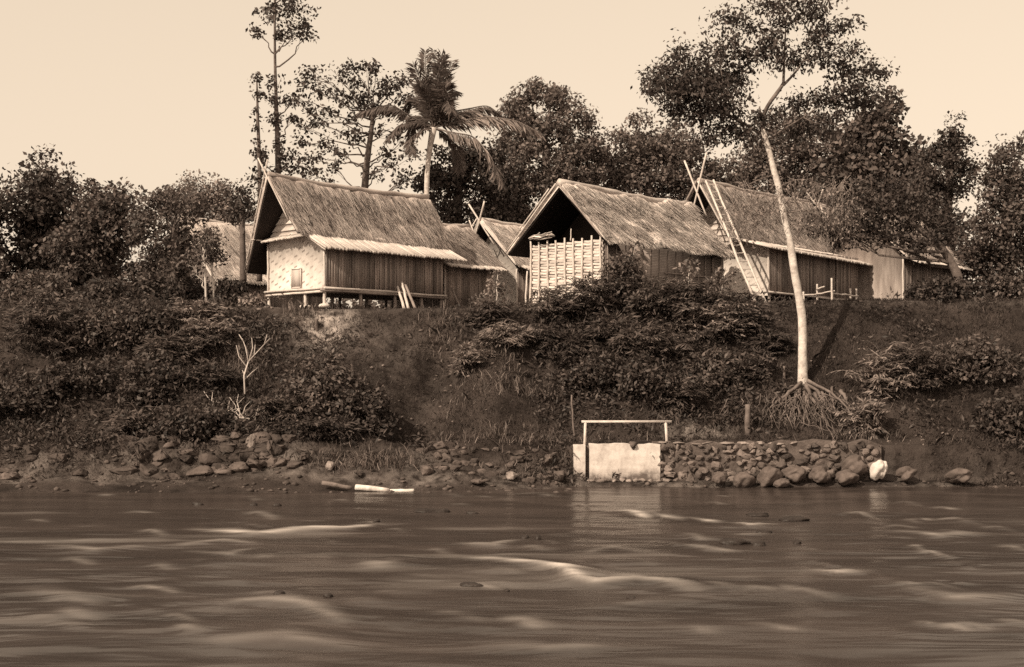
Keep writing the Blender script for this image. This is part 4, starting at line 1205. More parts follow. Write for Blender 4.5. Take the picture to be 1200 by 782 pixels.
# dry hanging twigs in the lower crown
tw = MB()
for k in range(190):
    a = P(R.uniform(862, 1000), R.uniform(205, 262), 51 + R.normal(0, .5))
    b = a + [R.normal(0, .45), R.normal(0, .2), -R.uniform(.3, 1.3)]
    tw.tube(wobble(a, b, 4, .2, .08) - TB, np.linspace(.012, .006, 4), 3)
    c = np.linspace(a, b, 5)[1:]
    leaf_cloud(tw, c - TB, 3, .09, .13, .05, .8, .2)
tw.build('dry_twigs', 'leaf_dry', T1)
for q in [[(939, 448), (925, 462), (912, 474), (903, 490), (900, 508)], [(938, 452), (928, 470), (920, 488), (916, 510)], [(940, 455), (934, 472), (931, 492), (930, 512)], [(942, 455), (944, 475), (946, 495), (944, 512)],
          [(944, 450), (955, 466), (962, 485), (964, 515)], [(945, 448), (962, 462), (975, 478), (985, 500), (990, 520)], [(946, 446), (968, 458), (988, 470), (1003, 490)], [(938, 450), (918, 466), (905, 476), (892, 492)],
          [(941, 458), (938, 480), (936, 505)], [(943, 458), (950, 480), (955, 508)], [(962, 485), (968, 505), (972, 535)], [(975, 478), (976, 505), (980, 540)], [(985, 500), (994, 520), (1000, 538)], [(920, 468), (915, 480), (909, 500)],
          [(931, 470), (926, 492), (922, 508)], [(955, 466), (958, 490), (960, 530)]]:
    n = len(q); pts = np.array([P(x, y, 50.75 - .45 * i * (4 / n) + .1 * R.normal()) for i, (x, y) in enumerate(q)])
    for p_ in pts: p_[2] = max(p_[2], tz1(p_[0], p_[1]) + .04) if p_[1] > 48.6 else p_[2]
    pts[1:] += R.normal(0, .10, pts[1:].shape)
    s2 = smooth_path(np.c_[pts, np.linspace(R.uniform(.06, .10), .02, n)], 12)
    s2[2:, :3] += R.normal(0, .035, s2[2:, :3].shape)
    rt = MB(); rt.tube(s2[:, :3] - TB, s2[:, 3], 6, .2); rt.build('root', 'root', T1, True)
rt = MB()
for k in range(300):
    x = R.normal(952, 30); a = P(x, R.uniform(460, 500), 50.0 + R.normal(0, .25)); a[2] = max(a[2], tz1(a[0], a[1]))
    b = a + [R.normal(0, .4), -R.uniform(.0, .8), -R.uniform(.15, 1.3)]; b[2] = max(b[2], tz1(b[0], b[1]))
    rt.tube(wobble(a, b, 5, .18) - TB, np.linspace(.022, .008, 5), 4)
tag(rt.build('root_tangle', 'root', T1), kind='stuff')

# tall thin tree, bare pole above two ivy columns
tp = trunkpts([(326, 330, .2), (325, 250, .18), (326, 200, .16), (324, 130, .11), (322, 70, .07), (322, 26, .06), (322, -40, .06)], 70)
tree('tree', 'very tall thin tree, bare pole between ivy and top tuft, behind the posts hut', tp,
     [PB(*q, 70) for q in [(350, 36, 24, 14), (335, 46, 12, 9), (362, 42, 14, 8), (300, 36, 12, 5), (330, 10, 50, 14), (345, -20, 44, 20), (323, 96, 9, 6), (321, 115, 4, 12), (324, 140, 4, 22), (326, 165, 5, 20), (340, 120, 6, 5), (343, 134, 4, 8), (330, 180, 12, 10), (305, 180, 12, 12), (350, 190, 26, 14), (318, 205, 26, 18), (372, 208, 22, 8)]],
     14, 12, .2, .30, .17, 'leaf_dark', limb_r=.025, shell=.2)
tp = trunkpts([(304, 330, .16), (305, 260, .14), (304, 190, .11), (302, 140, .08), (301, 95, .04)], 69)
tree('tree', 'narrow ivy covered stem standing left of the tall thin tree', tp,
     [PB(*q, 69) for q in [(301, 95, 2, 8), (302, 115, 3, 12), (301, 145, 4, 16), (303, 172, 4, 14), (308, 195, 9, 16), (300, 215, 14, 18), (288, 235, 12, 18), (278, 246, 10, 18), (296, 250, 16, 20)]],
     16, 12, .17, .27, .16, 'leaf_dark', limbs=False, shell=.2)
# broad open tree
tp = trunkpts([(424, 330, .28), (426, 240, .23), (428, 210, .21), (431, 180, .18), (435, 155, .15), (438, 125, .09)], 75)
tree('tree', 'broad open tree with flat layered branches against the sky behind the posts hut roof', tp,
     [PB(*q, 75, .7) for q in [(372, 92, 20, 7), (395, 84, 16, 6), (415, 95, 24, 8), (440, 84, 18, 8), (460, 92, 20, 12), (380, 108, 20, 8), (405, 112, 26, 9), (445, 108, 26, 12), (470, 112, 16, 14), (362, 128, 14, 8), (385, 130, 22, 8), (372, 145, 20, 9), (358, 150, 10, 8), (410, 140, 16, 6), (448, 130, 26, 10), (400, 158, 18, 7), (380, 168, 12, 8), (455, 152, 20, 7), (470, 165, 18, 6), (478, 182, 14, 8), (460, 192, 14, 7), (396, 180, 10, 8), (480, 205, 12, 7), (415, 78, 10, 4), (452, 180, 10, 4), (488, 140, 14, 16), (355, 100, 10, 5), (366, 84, 12, 5), (350, 116, 8, 5), (430, 78, 14, 5), (475, 90, 14, 8), (350, 165, 10, 5), (372, 182, 10, 5), (440, 205, 10, 4), (468, 215, 12, 5), (390, 195, 10, 4), (425, 118, 20, 6), (420, 160, 10, 5)]],
     13, 11, .26, .32, .19, 'leaf_dark', limb_r=.026, shell=.1)
# round dense trees
tp = trunkpts([(640, 300, .4), (640, 230, .35), (640, 170, .25)], 84)
tree('tree', 'dense dome shaped tree, tallest of the round ones, behind the centre hut', tp,
     [PB(*q, 84, .9) for q in [(640, 132, 42, 34), (612, 150, 26, 30), (668, 158, 30, 34), (632, 190, 54, 40), (600, 205, 28, 38), (676, 195, 34, 30), (650, 235, 60, 30), (600, 245, 30, 26), (690, 180, 18, 18), (640, 105, 28, 14)]],
     9, 60, .42, .32, .2, 'leaf_haze', shell=.75)
tp = trunkpts([(760, 300, .4), (760, 230, .35), (760, 190, .25)], 88)
tree('tree', 'low broad round tree between dome tree and the ladder', tp,
     [PB(*q, 88, .9) for q in [(752, 165, 34, 26), (785, 168, 26, 26), (735, 185, 30, 28), (770, 195, 44, 30), (805, 195, 24, 24), (720, 205, 26, 22), (760, 230, 60, 28), (820, 220, 30, 26), (700, 225, 26, 20)]],
     9, 60, .44, .33, .2, 'leaf_haze', shell=.75)
tp = trunkpts([(535, 320, .4), (535, 250, .35), (538, 215, .25)], 80)
tree('tree', 'dark bushy tree below and behind the palm crown', tp,
     [PB(*q, 80, .9) for q in [(525, 200, 34, 24), (560, 205, 28, 26), (510, 222, 24, 20), (545, 232, 48, 28), (580, 230, 26, 30), (540, 262, 60, 22), (555, 182, 16, 14), (572, 180, 16, 14)]],
     9, 60, .42, .32, .2, 'leaf_dark', shell=.7)
# dark trees at right
tp = trunkpts([(985, 330, .4), (988, 260, .34), (990, 200, .25), (992, 170, .15)], 86)
tree('tree', 'big dark tree with sky gaps behind the right hut, at the far right', tp,
     [PB(*q, 86, .9) for q in [(1000, 170, 26, 22), (1030, 165, 26, 28), (1018, 200, 36, 26), (985, 205, 28, 26), (1040, 225, 36, 30), (1000, 235, 44, 28), (1030, 262, 40, 26), (990, 262, 36, 22), (1020, 140, 16, 16), (1060, 190, 30, 30), (1075, 240, 30, 40), (1045, 130, 16, 14)]],
     8, 46, .5, .50, .32, 'leaf_mid', shell=.45)
tp = trunkpts([(900, 330, .35), (902, 260, .3), (905, 200, .25)], 90)
tree('tree', 'spreading mid toned tree rising behind the ridge of the right hut', tp,
     [PB(*q, 90, .9) for q in [(905, 160, 30, 22), (940, 158, 32, 24), (925, 185, 42, 24), (880, 195, 30, 20), (955, 195, 34, 28), (850, 205, 26, 16), (900, 220, 60, 24), (870, 232, 40, 18), (945, 235, 40, 30), (970, 175, 20, 20)]],
     8, 56, .46, .34, .21, 'leaf_haze', shell=.6)
tp = trunkpts([(1128, 360, .26), (1122, 320, .22), (1100, 285, .17), (1060, 255, .12)], 63)
tree('tree', 'leaning dark tree whose crown hangs across the right hut roof and the gable prongs', tp,
     [PB(*q, 63, .8) for q in [(1040, 250, 34, 26), (1008, 262, 28, 20), (985, 250, 26, 18), (1060, 225, 30, 26), (1020, 228, 26, 20), (962, 262, 22, 14), (1080, 255, 30, 26), (1000, 278, 26, 8), (975, 275, 20, 8), (1100, 270, 30, 24), (1040, 280, 24, 10), (1070, 285, 26, 14)]],
     11, 40, .32, .26, .14, 'leaf_dark', shell=.35)
# trees on the left
tp = trunkpts([(205, 372, .25), (204, 320, .2), (205, 260, .14)], 60)
tree('tree', 'bushy tree with light flecked leaves beside the two bare pale stems', tp,
     [PB(*q, 60, .9) for q in [(205, 228, 30, 18), (190, 250, 26, 22), (222, 248, 20, 18), (180, 280, 24, 24), (210, 282, 24, 22), (232, 300, 22, 14), (195, 312, 30, 20), (178, 330, 26, 22), (215, 325, 24, 16), (172, 262, 20, 22), (168, 300, 18, 24), (222, 270, 16, 16), (205, 345, 34, 18)]],
     10, 40, .30, .26, .14, 'leaf_mid', shell=.45)
tp = trunkpts([(242, 368, .055), (241, 340, .05), (240, 312, .045), (238, 290, .03)], 58.5)
tree('sapling', 'young leafy tree on a thin pale stem, left one of the pair', tp, [PB(*q, 58.5) for q in [(238, 290, 16, 16), (226, 302, 12, 10), (246, 275, 14, 12)]], 12, 30, .22, .22, .12, 'leaf_mid', 'bark_pale', 'saplings left of the first hut', shell=.2, limb_r=.02)
tp = trunkpts([(251, 362, .055), (250, 340, .05), (248, 312, .045), (247, 296, .03)], 58.8)
tree('sapling', 'young leafy tree on a thin pale stem, right one of the pair', tp, [PB(*q, 58.8) for q in [(250, 290, 14, 18), (254, 302, 9, 10)]], 12, 30, .22, .22, .12, 'leaf_dark', 'bark_pale', 'saplings left of the first hut', shell=.2, limb_r=.02)
tp = trunkpts([(235, 330, .6), (235, 270, .5), (235, 235, .4)], 150)
tree('tree', 'distant rounded treetop on the skyline at the left', tp, [PB(*q, 150, .9) for q in [(222, 228, 24, 16), (245, 228, 22, 15), (262, 240, 18, 14), (205, 240, 20, 14), (235, 250, 40, 22)]], 5, 70, .8, .42, .28, 'leaf_pale', shell=.8, limbs=False)  # pale leaf colour imitates distance haze on this crown
tp = trunkpts([(285, 330, .2), (284, 270, .15), (283, 235, .1)], 71)
tree('tree', 'ragged dark tree left of the crossed poles of the posts hut', tp, [PB(*q, 71) for q in [(282, 228, 12, 12), (276, 245, 12, 12), (290, 244, 10, 10)]], 11, 30, .3, .28, .16, 'leaf_dark', shell=.3)
# beyond the photographed strip, left and right
for px, Y, top, wd, lab in ((120, 63, 215, 52, 'leafy tree at the left beyond the flecked bushy tree'), (62, 66, 190, 60, 'large rounded tree near the far left'), (-20, 64, 215, 46, 'bushy tree at the outermost left'),
                            (1110, 82, 140, 46, 'tall dark leafy tree right of the boarded hut'), (1180, 76, 165, 50, 'rounded tree at the outermost right')):
    tp = trunkpts([(px, 350, .35), (px, 290, .3), (px + 3, top + 40, .2)], Y)
    bl = []
    for k in range(13):
        yy = top + 20 + (320 - top) * (k / 12.0); ww = wd * (.7 + .4 * math.sin(min(1, k / 5) * 1.5))
        bl.append(PB(px + R.uniform(-.5, .5) * ww, yy, ww * R.uniform(.5, .75), wd * R.uniform(.4, .55), Y + R.uniform(-.5, .5), .9))
    tree('tree', lab, tp, bl, 8, 46, .40, .32, .19, 'leaf_dark' if px in (62, 1110) else 'leaf_mid', shell=.55)

# coconut palm
pb_ = P(498, 330, 73); pb_[2] = tz1(pb_[0], pb_[1])
palm = empty('palm_tree', pb_, 'coconut palm with upright and drooping fronds behind the posts hut roof', 'palm')
sp = smooth_path(np.array([tuple(pb_) + (.2,)] + trunkpts([(499, 260, .16), (500, 220, .15), (501, 190, .14), (505, 165, .17), (508, 150, .22)], 73)), 24)
mb = MB(); mb.tube(sp[:, :3] - pb_, sp[:, 3], 10, .1); mb.build('trunk', 'bark_pale', palm, True)
top = P(508, 150, 73)


def palm_frond(path, dy, lw, n=72):
    path = [path[0]] + [(x + R.normal(0, 3), y + R.normal(0, 3)) for x, y in path[1:]]; lw *= R.uniform(.85, 1.2); sagk = R.uniform(.5, 1.3); pale = lw > .92
    pts = np.array([P(x, y, 73 + dy * i / (len(path) - 1)) for i, (x, y) in enumerate(path)])
    s2 = smooth_path(np.c_[pts, np.linspace(.06, .012, len(pts))], 22)
    m_ = MB(); m_.tube(s2[:, :3] - pb_, s2[:, 3], 5)
    t = np.linspace(0, 1, 22); tt = np.linspace(.12, 1, n)
    q = np.stack([np.interp(tt, t, s2[:, j]) for j in range(3)], 1); tg = unit(np.gradient(q, axis=0))
    sd = unit(np.cross(tg, [0, 0, 1.0]) + np.array([.001, 0, 0]))
    for s in (-1, 1):
        ln = lw * (np.sin(np.clip(tt * .95, 0, 1) * math.pi) ** .5 * .8 + .25) * R.uniform(.8, 1.15, n)
        ax = unit(s * sd * .75 + tg * .8 + np.stack([0 * tt, 0 * tt, -sagk + 0 * tt], 1) * (1 - .6 * np.abs(tg[:, 2:3])) + R.normal(0, .2, (n, 3)))
        V, Q = leaf_quads(q + ax * ln[:, None] * .5, np.cross(ax, tg) * s + R.normal(0, .2, (n, 3)), ax, ln, np.full(n, .11))
        m_.add(V - pb_, Q)
    m_.build('frond', 'leaf_pale' if pale else 'frond', palm)


for pth, dy, lw in [([(508, 150), (510, 115), (516, 80), (524, 56)], -.4, .75), ([(508, 150), (505, 115), (502, 85), (498, 65)], .5, .75), ([(508, 150), (515, 110), (528, 85), (532, 72)], .9, .7), ([(508, 150), (500, 120), (490, 95), (484, 76)], -.9, .7),
                    ([(508, 150), (512, 105), (514, 75), (508, 62)], .8, .7), ([(508, 150), (518, 120), (530, 105), (538, 112)], 1.4, .7), ([(508, 150), (496, 125), (484, 115), (476, 128)], 1.2, .7),
                    ([(508, 150), (535, 142), (570, 140), (605, 142), (634, 152)], -.8, 1.05), ([(508, 150), (530, 152), (555, 165), (578, 188), (590, 214)], -1.4, 1.1), ([(508, 150), (528, 132), (550, 125), (575, 128), (592, 140)], 1.6, .7),
                    ([(508, 150), (485, 132), (462, 124), (440, 124), (424, 130)], -1.0, .8), ([(508, 150), (484, 142), (466, 146), (452, 166)], -1.5, .8), ([(508, 150), (494, 150), (484, 162), (481, 178)], -1.8, .6),
                    ([(508, 150), (520, 156), (532, 175), (536, 200)], 1.8, .75), ([(508, 150), (500, 130), (488, 120), (478, 112)], 1.8, .7), ([(508, 150), (506, 120), (500, 100), (492, 92)], -1.8, .7), ([(508, 150), (520, 128), (526, 118), (530, 126)], -1.8, .7),
                    ([(508, 150), (512, 120), (520, 98), (527, 96)], -1.6, .7), ([(508, 150), (503, 125), (494, 105), (497, 88)], -.5, .8), ([(508, 150), (512, 125), (519, 100), (521, 66)], .3, .8), ([(508, 150), (515, 125), (524, 112), (529, 132)], -.6, .8), ([(508, 150), (498, 132), (488, 140), (482, 160)], .6, .8), ([(508, 150), (545, 138), (560, 132), (575, 134)], .6, .8)]:
    palm_frond(pth, dy, lw)

# ================================================================== SHRUBS ON THE BANK
def shrub_at(px, py_top, Y, rx, lab, leafm='leaf_mid', mode='leaf', h=None, n=60, per=50, ln=.2, wd=.1, group='shrubs on the bank'):
    x = (px - 600) / F * Y; z = tz1(x, Y)
    zt = CH + (HZ - py_top) / F * Y
    hh = max(.5, (zt - z)) if h is None else h
    s = rx * Y / F
    if mode == 'leaf':
        return hemi_shrub('shrub', lab, (x, Y), (s, s * .8, hh), n, per, .22, ln, wd, leafm, group)
    base = np.array([x, Y, z - .05])
    root = empty('shrub', base, lab, 'shrub', 0, group)
    m_ = MB(); k = max(4, int(n / 6))
    for i in range(k):
        a = R.uniform(0, 6.28); rr = math.sqrt(R.random()) * s * .75
        ox_, oy_ = math.cos(a) * rr, math.sin(a) * rr * .7
        if i % 3: continue
        fronds(m_, (ox_, oy_, tz1(x + ox_, Y + oy_) - z + .05 + hh * R.uniform(.0, .55)), 6, (hh * .75 + .4) * R.uniform(.7, 1.5), .40 * R.uniform(.7, 1.2), 13, (.4, 1.4), (-2.9, -.2) if R.random() < .6 else (0, 6.28), .07)
    for j in range(4):
        cc = np.array([R.uniform(-.55, .55) * s, R.uniform(-.4, .4) * s, hh * R.uniform(.15, .6)])
        pts = blob_points((cc, np.array([s, s * .75, hh * .8]) * R.uniform(.35, .7)), int(n * .28), .3)
        pts = pts[pts[:, 2] > -.2]
        leaf_cloud(m_, pts[: len(pts) // 2], 20, .2, .16, .065, .4, .5)
        pts = blob_points((cc, np.array([s, s * .75, hh * .8]) * R.uniform(.45, .8)), int(n * .55), .7)
        pts = pts[pts[:, 2] > 0]
        fans(m_, pts, cc - [0, 0, .3], 7, .42, .065)
    m_.build('foliage', leafm, root)
    return root


S = [
    # upper left
    (222, 372, 54.0, 42, 'sunlit scrubby bush below the two pale stems, at the edge of the bank', 'leaf_pale', 'fern', .9),
    (252, 390, 52.8, 34, 'light twiggy bush just above the forked white branch', 'leaf_pale', 'fern', 1.0),
    (210, 405, 52.0, 44, 'grey leafy bush hanging down the left bank', 'leaf_mid', 'fern', 1.0),
    (185, 350, 57.0, 36, 'dark bush under the flecked tree', 'leaf_dark', 'leaf', 1.2),
    (268, 338, 59.2, 24, 'dark bush against the left end of the posts hut', 'leaf_dark', 'leaf', 1.4),
    (296, 350, 57.6, 9, 'small bush with pale flecks beside the first post of the hut', 'leaf_pale', 'leaf', .6),
    (190, 440, 50.5, 40, 'black leafed bush low on the left bank', 'leaf_dark', 'leaf', 1.2),
    (240, 440, 50.2, 34, 'dull bush left of the fallen sticks', 'leaf_dark', 'fern', .8),
    # big round bush
    (378, 420, 49.8, 60, 'big rounded bush in the middle of the left bank', 'leaf_mid', 'leaf', 2.4),
    (428, 440, 49.3, 38, 'low spreading bush right of the big rounded bush', 'leaf_dark', 'leaf', 1.6),
    (335, 455, 49.2, 36, 'grassy leaved bush left of the big rounded bush', 'leaf_mid', 'fern', 1.1),
    (375, 490, 48.3, 44, 'dark bush under the big rounded bush, above the ledge', 'leaf_dark', 'fern', .8),
    (230, 500, 48.0, 50, 'dark ground hugging bush above the left ledge', 'leaf_dark', 'leaf', .7),
    # right scrub
    (575, 385, 54.0, 30, 'ferny bush at the bank edge below the low hut', 'leaf_mid', 'fern', .8),
    (600, 415, 52.4, 36, 'pale tufted bush beside the gully', 'leaf_pale', 'fern', .9),
    (560, 425, 52.2, 24, 'pale feathery bush at the lip of the gully', 'leaf_pale', 'fern', .7),
    (645, 368, 54.4, 36, 'leafy bush below the left half of the basketwork wall', 'leaf_mid', 'fern', .9),
    (690, 345, 54.6, 34, 'tall bush covering the foot of the basketwork wall', 'leaf_mid', 'fern', 1.5),
    (730, 325, 54.9, 26, 'climbing bush at the corner of the basketwork wall', 'leaf_mid', 'leaf', 2.0),
    (660, 400, 52.8, 40, 'dark arching bush in the middle of the scrub', 'leaf_dark', 'fern', 1.1),
    (715, 385, 53.0, 40, 'arching bush below the basketwork corner', 'leaf_mid', 'fern', 1.2),
    (770, 355, 54.4, 38, 'bushy scrub below the dark long wall of the centre hut', 'leaf_mid', 'fern', 1.2),
    (815, 350, 54.6, 34, 'scrub with long leaves below the far half of the dark wall', 'leaf_mid', 'fern', 1.1),
    (765, 400, 52.6, 40, 'overhanging bush above the rail', 'leaf_mid', 'fern', 1.2),
    (825, 385, 53.2, 42, 'overhanging bush with bright bamboo leaves above the rubble wall', 'leaf_pale', 'fern', 1.1),
    (870, 385, 53.4, 36, 'leafy overhang nearest the pale tree trunk', 'leaf_mid', 'fern', 1.0),
    (700, 430, 51.0, 44, 'very dark bush behind the left rail post', 'leaf_dark', 'leaf', 1.3),
    (760, 435, 50.8, 40, 'dark bush behind the rail', 'leaf_dark', 'leaf', 1.3),
    (795, 440, 50.6, 26, 'feathery bush behind the right rail post', 'leaf_mid', 'fern', 1.0),
    (840, 435, 51.0, 34, 'round leaved bush over the pale cut earth', 'leaf_mid', 'leaf', 1.1),
    (880, 435, 51.2, 26, 'thin leaved bush above the short stump', 'leaf_mid', 'fern', .9),
    (905, 400, 52.4, 20, 'small shaded bush just left of the pale trunk', 'leaf_dark', 'fern', .7),
    (1030, 425, 50.4, 22, 'bright ferny bush above the white boulder', 'leaf_pale', 'fern', 1.7),
    (1015, 470, 49.0, 18, 'pale leaved low bush right of the hanging roots', 'leaf_pale', 'fern', 1.1),
    (1075, 420, 50.8, 34, 'wide leafy bush right of the bright ferny bush', 'leaf_mid', 'fern', 1.5),
    (1140, 400, 51.5, 44, 'big bush on the bank near the outer right', 'leaf_mid', 'leaf', 1.6),
    (1180, 470, 49.5, 40, 'dark bush low on the bank at the outer right', 'leaf_dark', 'leaf', 1.3),
    (1100, 350, 56.2, 34, 'bush on the bank top right of the boarded hut', 'leaf_dark', 'leaf', 1.1),
    (178, 385, 52.6, 34, 'dark tall bush at the left below the flecked tree', 'leaf_dark', 'leaf', 1.8),
    (172, 450, 49.9, 36, 'dark tall bush low at the left above the shore', 'leaf_dark', 'leaf', 1.7),
    (205, 340, 61.5, 42, 'dark bush behind the two bare pale stems', 'leaf_dark', 'leaf', 1.7),
    (158, 300, 67.0, 48, 'tall dark bush filling the gap left of the flecked tree', 'leaf_dark', 'leaf', 3.4),
    (225, 320, 66.0, 34, 'dark bush below the half hidden thatch beyond the pale stems', 'leaf_dark', 'leaf', 2.0),
    (120, 390, 52.8, 50, 'broad leafy bush on the left bank outside the flecked tree', 'leaf_mid', 'leaf', 1.4),
    (50, 400, 52.0, 50, 'tangled bush on the bank near the outer left', 'leaf_mid', 'fern', 1.4),
    (90, 460, 49.8, 55, 'dark rounded bush low on the outer left bank', 'leaf_dark', 'leaf', 1.4),
    (10, 470, 49.5, 50, 'dark bush at the outermost left bank', 'leaf_dark', 'leaf', 1.4),
    (130, 345, 57.0, 40, 'bush on the bank top left of the flecked tree', 'leaf_dark', 'leaf', 1.3),
    (40, 345, 57.5, 50, 'bush on the bank top at the outer left', 'leaf_mid', 'leaf', 1.3),
    (150, 510, 47.8, 40, 'low weedy bush above the shore at the outer left', 'leaf_mid', 'fern', .6),
]
for px, pt_, Y, rx, lab, lm, mode, hh in S:
    if 560 < px < 910 or px < 250: hh *= R.uniform(.65, 1.5); Y += R.uniform(-.5, .5) * (Y < 54); rx *= R.uniform(.75, 1.15)
    shrub_at(px, pt_, Y, rx, lab, lm, mode, hh, n=int(34 + rx * 1.5) if mode == 'leaf' else int(30 + rx * 1.6))

# young plants in the yard
for px, Y, hgt, lab in ((581, 60.0, 1.7, 'thin leafy plant on a pale stem between low hut and basketwork hut'), (742, 55.6, 2.9, 'tall plant with big drooping pale leaves at the eave of the centre hut'), (566, 60.5, .7, 'low weedy plant at the foot of the low hut'), (806, 55.2, 1.9, 'thin climbing plant with pale leaves on the dark long wall'), (845, 56.5, 1.6, 'straggly plant at the far end of the dark long wall')):
    x = (px - 600) / F * Y; z = tz1(x, Y)
    root = empty('plant', (x, Y, z), lab, 'plant')
    m_ = MB(); m_.tube(wobble((0, 0, -.1), (.1, 0, hgt * .9), 6, .15), np.linspace(.04, .015, 6), 5); m_.build('stem', 'bark_pale', root)
    m_ = MB()
    if hgt > 2.5:
        for k in range(26):
            a = np.array([R.normal(.1, .3), R.normal(0, .3), hgt * R.uniform(.55, 1.0)])
            ax = np.array([R.normal(0, .6), R.normal(-.3, .5), -R.uniform(.3, 1.2)])
            L_ = R.uniform(.4, .8)
            V, Q = leaf_quads((a + unit(ax) * L_ * .5)[None], R.normal(0, 1, (1, 3)) + [0, -.5, .6], ax[None], np.array([L_]), np.array([.16]))
            m_.add(V, Q)
    pts = np.c_[R.normal(.05, .22, 22), R.normal(0, .2, 22), hgt * R.uniform(.35, 1.0, 22)]
    leaf_cloud(m_, pts, 8, .14, .2, .09, .6, .4)
    m_.build('foliage', 'leaf_pale', root)

# ================================================================== GROUND COVER
def scatter(n, x0, x1, y0, y1, dens):
    x = R.uniform(x0, x1, n); y = R.uniform(y0, y1, n)
    k = R.random(n) < dens(x, y)
    return x[k], y[k]


def gdens(x, y):
    d = np.clip(.45 + .9 * fbm(x * .55 + 9, y * .55, 3), .08, 1)
    d *= 1 - .8 * bare(x, y)
    d *= sstep(45.6, 46.8, y)
    ridge = np.exp(-((x + 1.2) / 2.2) ** 2 - ((y - 51) / 2) ** 2)
    d = np.where((x > 2.4) & (x < 15.4) & (y < 48.5), d * .08, d)
    d = np.where((x > -6) & (x < 1.5) & (y > 51) & (y < 54.6), d * .8 + .1, d)
    d *= np.where(y > 55.5, .35, 1)
    d = np.where((x > -12.5) & (x < -3) & (y > 54.6), d * .3, d)
    return np.clip(d, 0, 1)


def grass_mesh(name, n, hgt, wid, m, area, dens):
    x, y = scatter(n, *area, dens)
    z = tz(x, y); k = len(x)
    a = R.uniform(0, 6.28, k); h_ = hgt * R.uniform(.4, 1.3, k)
    lean = np.stack([R.normal(0, .35, k), R.normal(-.25, .3, k), np.ones(k)], 1)
    b = np.stack([x, y, z - .02], 1); sd = np.stack([np.cos(a), np.sin(a), 0 * a], 1) * wid * .5
    mid = b + lean * h_[:, None] * .55
    tip = b + lean * h_[:, None] + np.stack([R.normal(0, .25, k), R.normal(-.2, .25, k), -.12 + 0 * a], 1) * h_[:, None]
    V = np.stack([b - sd, b + sd, mid + sd * .7, tip, mid - sd * .7], 1).reshape(-1, 3)
    mb = MB(); mb.add(V, np.arange(k)[:, None] * 5 + np.array([[0, 1, 2, 3, 4]]))
    o = mb.build(name, m); return tag(o, kind='stuff')


grass_mesh('grass', 330000, .15, .02, 'grass', (-22, 24, 45.5, 57.5), gdens)
grass_mesh('tall_grass', 26000, .45, .025, 'leaf_mid', (-22, 24, 46.8, 55.6), lambda x, y: gdens(x, y) * np.clip(1.6 * fbm(x * .9 + 30, y * .9, 2), 0, 1))


def udens(x, y):
    d = np.clip(1.7 * fbm(x * .5 + 60, y * .6, 3) + .12, 0, 1)
    d *= np.where(x < 2, sstep(45.3, 47.0, y), sstep(46.5, 47.5, y)) * (1 - sstep(55.2, 56.0, y))
    d = np.where(x < -10.6 + .5 * (54 - y), d + .2, d)
    d = np.where((x > 1.0) & (x < 10.5), d + .5, d)
    d = np.where((x > -6.3) & (x < -.5) & (y > 49), d * .25, d)
    d = np.where((x > 2.2) & (x < 15.4) & (y < 49.2), d * .05, d)
    d = np.where((x > 10.8) & (x < 16.5), d * .35, d)
    d *= 1 - .9 * np.clip(bare(x, y) * 1.5, 0, 1)
    d = np.where((x > -12.3) & (x < -3) & (y > 54.0), d * .1, d)
    return np.clip(d, 0, 1)


x, y = scatter(19000, -22, 24, 46.4, 56, udens)
tall = np.clip(.15 + .9 * fbm(x * .8 + 4, y * .8, 3), .04, .9) * R.random(len(x))
ug = MB(); c = np.stack([x, y, tz(x, y) + .05 + tall], 1)
leaf_cloud(ug, c, 9, .2, .22, .07, .3, .7)
tag(ug.build('undergrowth', 'leaf_dark'), kind='stuff')


def sdens(x, y):
    d = np.where((x > .2) & (x < 10.2), .9, 0) * sstep(49.6, 50.6, y) + np.where(x < -11.0, .5, 0) * sstep(49, 50, y) * (1 - sstep(53.6, 54.4, y))
    return d * np.clip(.35 + 1.3 * fbm(x * .55 + 31, y * .55 + 12, 3), 0, 1) * (1 - sstep(55.0, 55.5, y))


x, y = scatter(5200, -20, 11, 49, 55.5, sdens)
hgt_ = np.clip(.35 + 1.3 * fbm(x * .6 + 71, y * .6, 3), .08, 1.3) * R.random(len(x)) ** .6
bs = MB(); c = np.stack([x, y, tz(x, y) + hgt_], 1)
fans(bs, c, c - np.stack([R.normal(0, .3, len(x)), .4 + 0 * x, .2 + 0 * x], 1), 7, .40, .06)
tag(bs.build('bamboo_scrub', 'leaf_mid'), kind='stuff')


def pdens(x, y):
    d = np.zeros_like(x)
    for px_, py_, Y_, rx_, ry_ in ((235, 395, 53.0, 45, .9), (290, 420, 51.5, 30, .8), (570, 430, 52.0, 26, .6), (600, 455, 50.8, 40, .6), (610, 515, 48.4, 70, .5), (430, 545, 46.6, 60, .4), (640, 545, 46.9, 40, .3), (820, 455, 50.0, 50, .5), (520, 385, 54.0, 30, .5), (350, 385, 54.6, 25, .5), (1010, 490, 48.9, 30, .5), (880, 470, 50, 30, .5)):
        c_ = P(px_, py_, Y_); d += np.exp(-((x - c_[0]) / (rx_ * Y_ / F)) ** 2 - ((y - Y_) / ry_) ** 2)
    return np.clip(d * (.45 + 1.2 * fbm(x * 1.3, y * 1.3 + 50, 2)), 0, 1)


grass_mesh('weeds', 90000, .42, .032, 'leaf_pale', (-13, 15, 46, 55.5), pdens)
